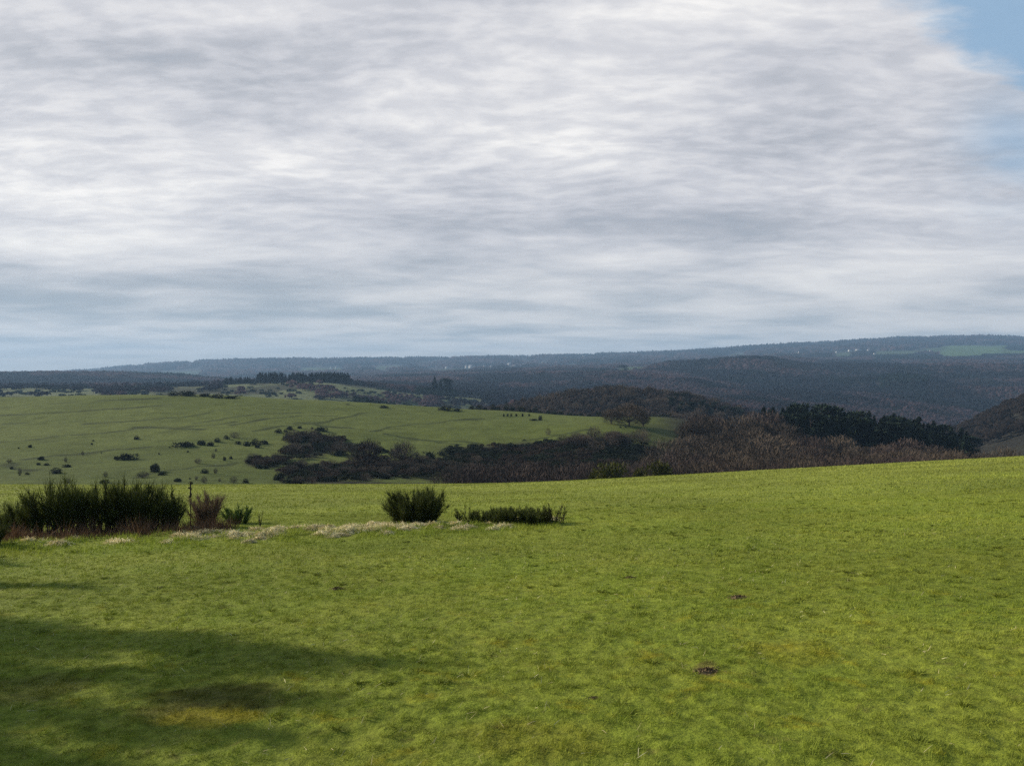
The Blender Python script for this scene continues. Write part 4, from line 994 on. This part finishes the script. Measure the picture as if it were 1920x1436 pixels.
warp = t.n('ShaderNodeTexNoise'); t.set(warp.inputs['Vector'], p); warp.inputs['Scale'].default_value = 0.7; warp.inputs['Detail'].default_value = 3
pw = t.v('ADD', p, t.v('MULTIPLY', t.v('SUBTRACT', warp.outputs['Color'], (.5, .5, .5)), (0.5, 0.5, 0)))
big = t.noise(pw, 0.55, 4, 0.5)
rot = t.n('ShaderNodeVectorRotate', rotation_type='Z_AXIS'); t.set(rot.inputs['Vector'], pw); rot.inputs['Angle'].default_value = math.radians(28)
rip = t.rmp(t.noise(t.v('MULTIPLY', rot.outputs[0], (1.0, 1.5, 1)), 5.5, 4, 0.55, 0.0), .3, .7, 0, 1)
z3 = t.m('ADD', t.m('MAXIMUM', dz, 0.0), 0.16); p3 = t.v('MULTIPLY', t.v('ADD', t.comb(t.m('DIVIDE', dx, z3), t.m('DIVIDE', dy, z3), 0.0), t.v('MULTIPLY', t.v('SUBTRACT', warp.outputs['Color'], (.5, .5, .5)), (.3, .3, 0))), (1.0, 1.6, 1))
rip2 = t.noise(p3, 2.2, 3, 0.42, 0.0)
puff = t.rmp(t.noise(t.v('MULTIPLY', t.v('ADD', p3, (3.1, 7.7, 0)), (1.0, 1.15, 1)), 8.5, 4, 0.55, 0.0), .34, .68, 0, 1)
def blob(cx, cy, rx, ry):                       # soft patch at a compass direction, as (x, y) of the photo
    a = t.m('DIVIDE', t.m('SUBTRACT', u_, (cx-960)/F), rx/F); b = t.m('DIVIDE', t.m('SUBTRACT', v_, (HZ-cy)/F), ry/F)
    q = t.m('ADD', t.m('MULTIPLY', a, a), t.m('MULTIPLY', b, b)); return t.m('POWER', 2.718, t.m('MULTIPLY', q, -1.0))
bl = t.m('MULTIPLY', t.m('SUBTRACT', big, 0.5), 1.1)
bl = t.m('ADD', bl, t.m('MULTIPLY', t.m('SUBTRACT', rip2, 0.5), 0.72))
bl = t.m('ADD', bl, t.m('MULTIPLY', t.m('SUBTRACT', puff, 0.5), t.rmp(v_, 0.08, 0.3, 0.05, 0.21)))
ripw = t.rmp(v_, 0.05, 0.30, 0.02, 0.07)
bl = t.m('ADD', bl, t.m('MULTIPLY', t.m('SUBTRACT', rip, 0.5), ripw))
for cx, cy, rx, ry, k in [(60, 330, 420, 150, .20), (560, 290, 380, 90, .14), (380, 130, 420, 70, -.20), (150, 95, 240, 45, -.16), (1000, 150, 420, 120, .05), (760, 20, 700, 40, .12),
                          (200, 545, 480, 50, -.34), (1280, 425, 560, 32, -.26), (1650, 250, 300, 120, -.02), (900, 360, 300, 30, -.07), (100, 470, 200, 22, .10), (1250, 320, 300, 40, .06), (1720, 530, 420, 50, .10), (200, 612, 300, 11, .14), (420, 420, 400, 18, -.10), (1000, 560, 300, 30, .05)]:
    bl = t.m('ADD', bl, t.m('MULTIPLY', blob(cx, cy, rx, ry), k))
# thin bright streaks of cloud edge
for cx, cy, rx, ry, k in [(1085, 446, 120, 5, .28), (1420, 458, 160, 5, .22), (1700, 470, 200, 7, .14), (60, 494, 80, 5, .2)]:
    bl = t.m('ADD', bl, t.m('MULTIPLY', t.m('MULTIPLY', blob(cx, cy, rx, ry), k), t.rmp(rip2, .3, .6)))
f = t.m('ADD', bl, 0.565)
cr = t.n('ShaderNodeValToRGB'); t.L.new(f, cr.inputs[0]); e = cr.color_ramp.elements
e[0].position = 0.0; e[0].color = (0.26, 0.295, 0.35, 1); e[1].position = 1.0; e[1].color = (0.86, 0.835, 0.82, 1)
for pos, c in [(0.28, (0.375, 0.390, 0.435)), (0.5, (0.500, 0.505, 0.545)), (0.72, (0.630, 0.625, 0.645)), (0.86, (0.735, 0.722, 0.72))]:
    q = e.new(pos); q.color = c+(1,)
cl = cr.outputs[0]
# low sky: thinner blue-grey layer seen at grazing angle
low = t.rmp(v_, 0.015, 0.21, 1.0, 0.0)
lb = t.mix(t.rmp(f, 0.22, 0.78), (0.305, 0.350, 0.380), (0.560, 0.555, 0.550))
cl = t.mix(t.m('MULTIPLY', low, 0.8), cl, lb)
hz = t.rmp(v_, 0.0, 0.055, 0.75, 0.0); cl = t.mix(hz, cl, (0.445, 0.425, 0.395))
# brighter where the hidden sun stands behind the deck
sd = t.m('MAXIMUM', t.v('DOT_PRODUCT', d, tuple(SUN)), 0.0)
gl = t.m('ADD', t.m('MULTIPLY', t.m('POWER', sd, 4), 0.16), 1.0); cl = t.v('MULTIPLY', cl, t.comb(gl, t.m('ADD', t.m('MULTIPLY', gl, .93), .07), t.m('ADD', t.m('MULTIPLY', gl, .72), .27)))
# edge of the deck: clear blue to the right and overhead
ed = t.m('SUBTRACT', t.m('MULTIPLY', t.m('SUBTRACT', px_, 0.985), 0.671), t.m('MULTIPLY', t.m('SUBTRACT', py_, 1.928), 0.741))
edn = t.m('ADD', ed, t.m('MULTIPLY', t.m('SUBTRACT', t.noise(p3, 5.5, 6, .62, .3), 0.5), 0.26)); edn = t.m('ADD', edn, t.m('MULTIPLY', t.m('SUBTRACT', puff, 0.5), 0.02))
hole = t.m('MULTIPLY', t.rmp(edn, -0.085, 0.055), 0.9)
thin = t.m('MULTIPLY', t.m('MULTIPLY', blob(1900, 280, 100, 110), 0.62), t.rmp(rip2, .3, .6))
hole = t.m('MAXIMUM', hole, thin)
bluesky = t.mix(0.75, blue, (0.235, 0.395, 0.575)); hi = t.rmp(dz, 0.45, 0.75); bluesky = t.mix(hi, bluesky, (0.07, 0.14, 0.25))
cl = t.mix(hole, cl, bluesky)
under = t.rmp(dz, -0.02, 0.0); cl = t.mix(under, (0.12, 0.14, 0.13), cl)
bg = t.n('ShaderNodeBackground'); t.L.new(cl, bg.inputs[0]); bg.inputs[1].default_value = 1.0
t.L.new(bg.outputs[0], out.inputs[0])
w.cycles.sampling_method = 'MANUAL'; w.cycles.sample_map_resolution = 512

# ------------------------------------------------------------------ sun
sl = bpy.data.lights.new('sun', 'SUN'); sl.energy = 5.0; sl.angle = math.radians(1.3); sl.color = (1.0, 0.93, 0.82)
so = bpy.data.objects.new('sun', sl); COL.objects.link(so)
from mathutils import Vector
so.rotation_euler = Vector((-SUN[0], -SUN[1], -SUN[2])).to_track_quat('-Z', 'Y').to_euler()

# ------------------------------------------------------------------ camera
cam = bpy.data.cameras.new('camera'); co = bpy.data.objects.new('camera', cam); COL.objects.link(co)
cam.sensor_width = 36; cam.lens = 36*F/1920; cam.clip_start = 0.1; cam.clip_end = 60000
co.location = (0, 0, 0)
co.rotation_euler = (PI/2, 0, 0)
cam.shift_y = -(718-HZ)/1920
sc.camera = co
sc.view_settings.view_transform = 'Standard'; sc.view_settings.look = 'None'; sc.view_settings.exposure = 0.32; sc.view_settings.gamma = 1
sc.render.engine = 'CYCLES'
sc.cycles.use_denoising = False
sc.cycles.max_bounces = 6; sc.cycles.volume_bounces = 0; sc.cycles.diffuse_bounces = 3; sc.cycles.transparent_max_bounces = 4
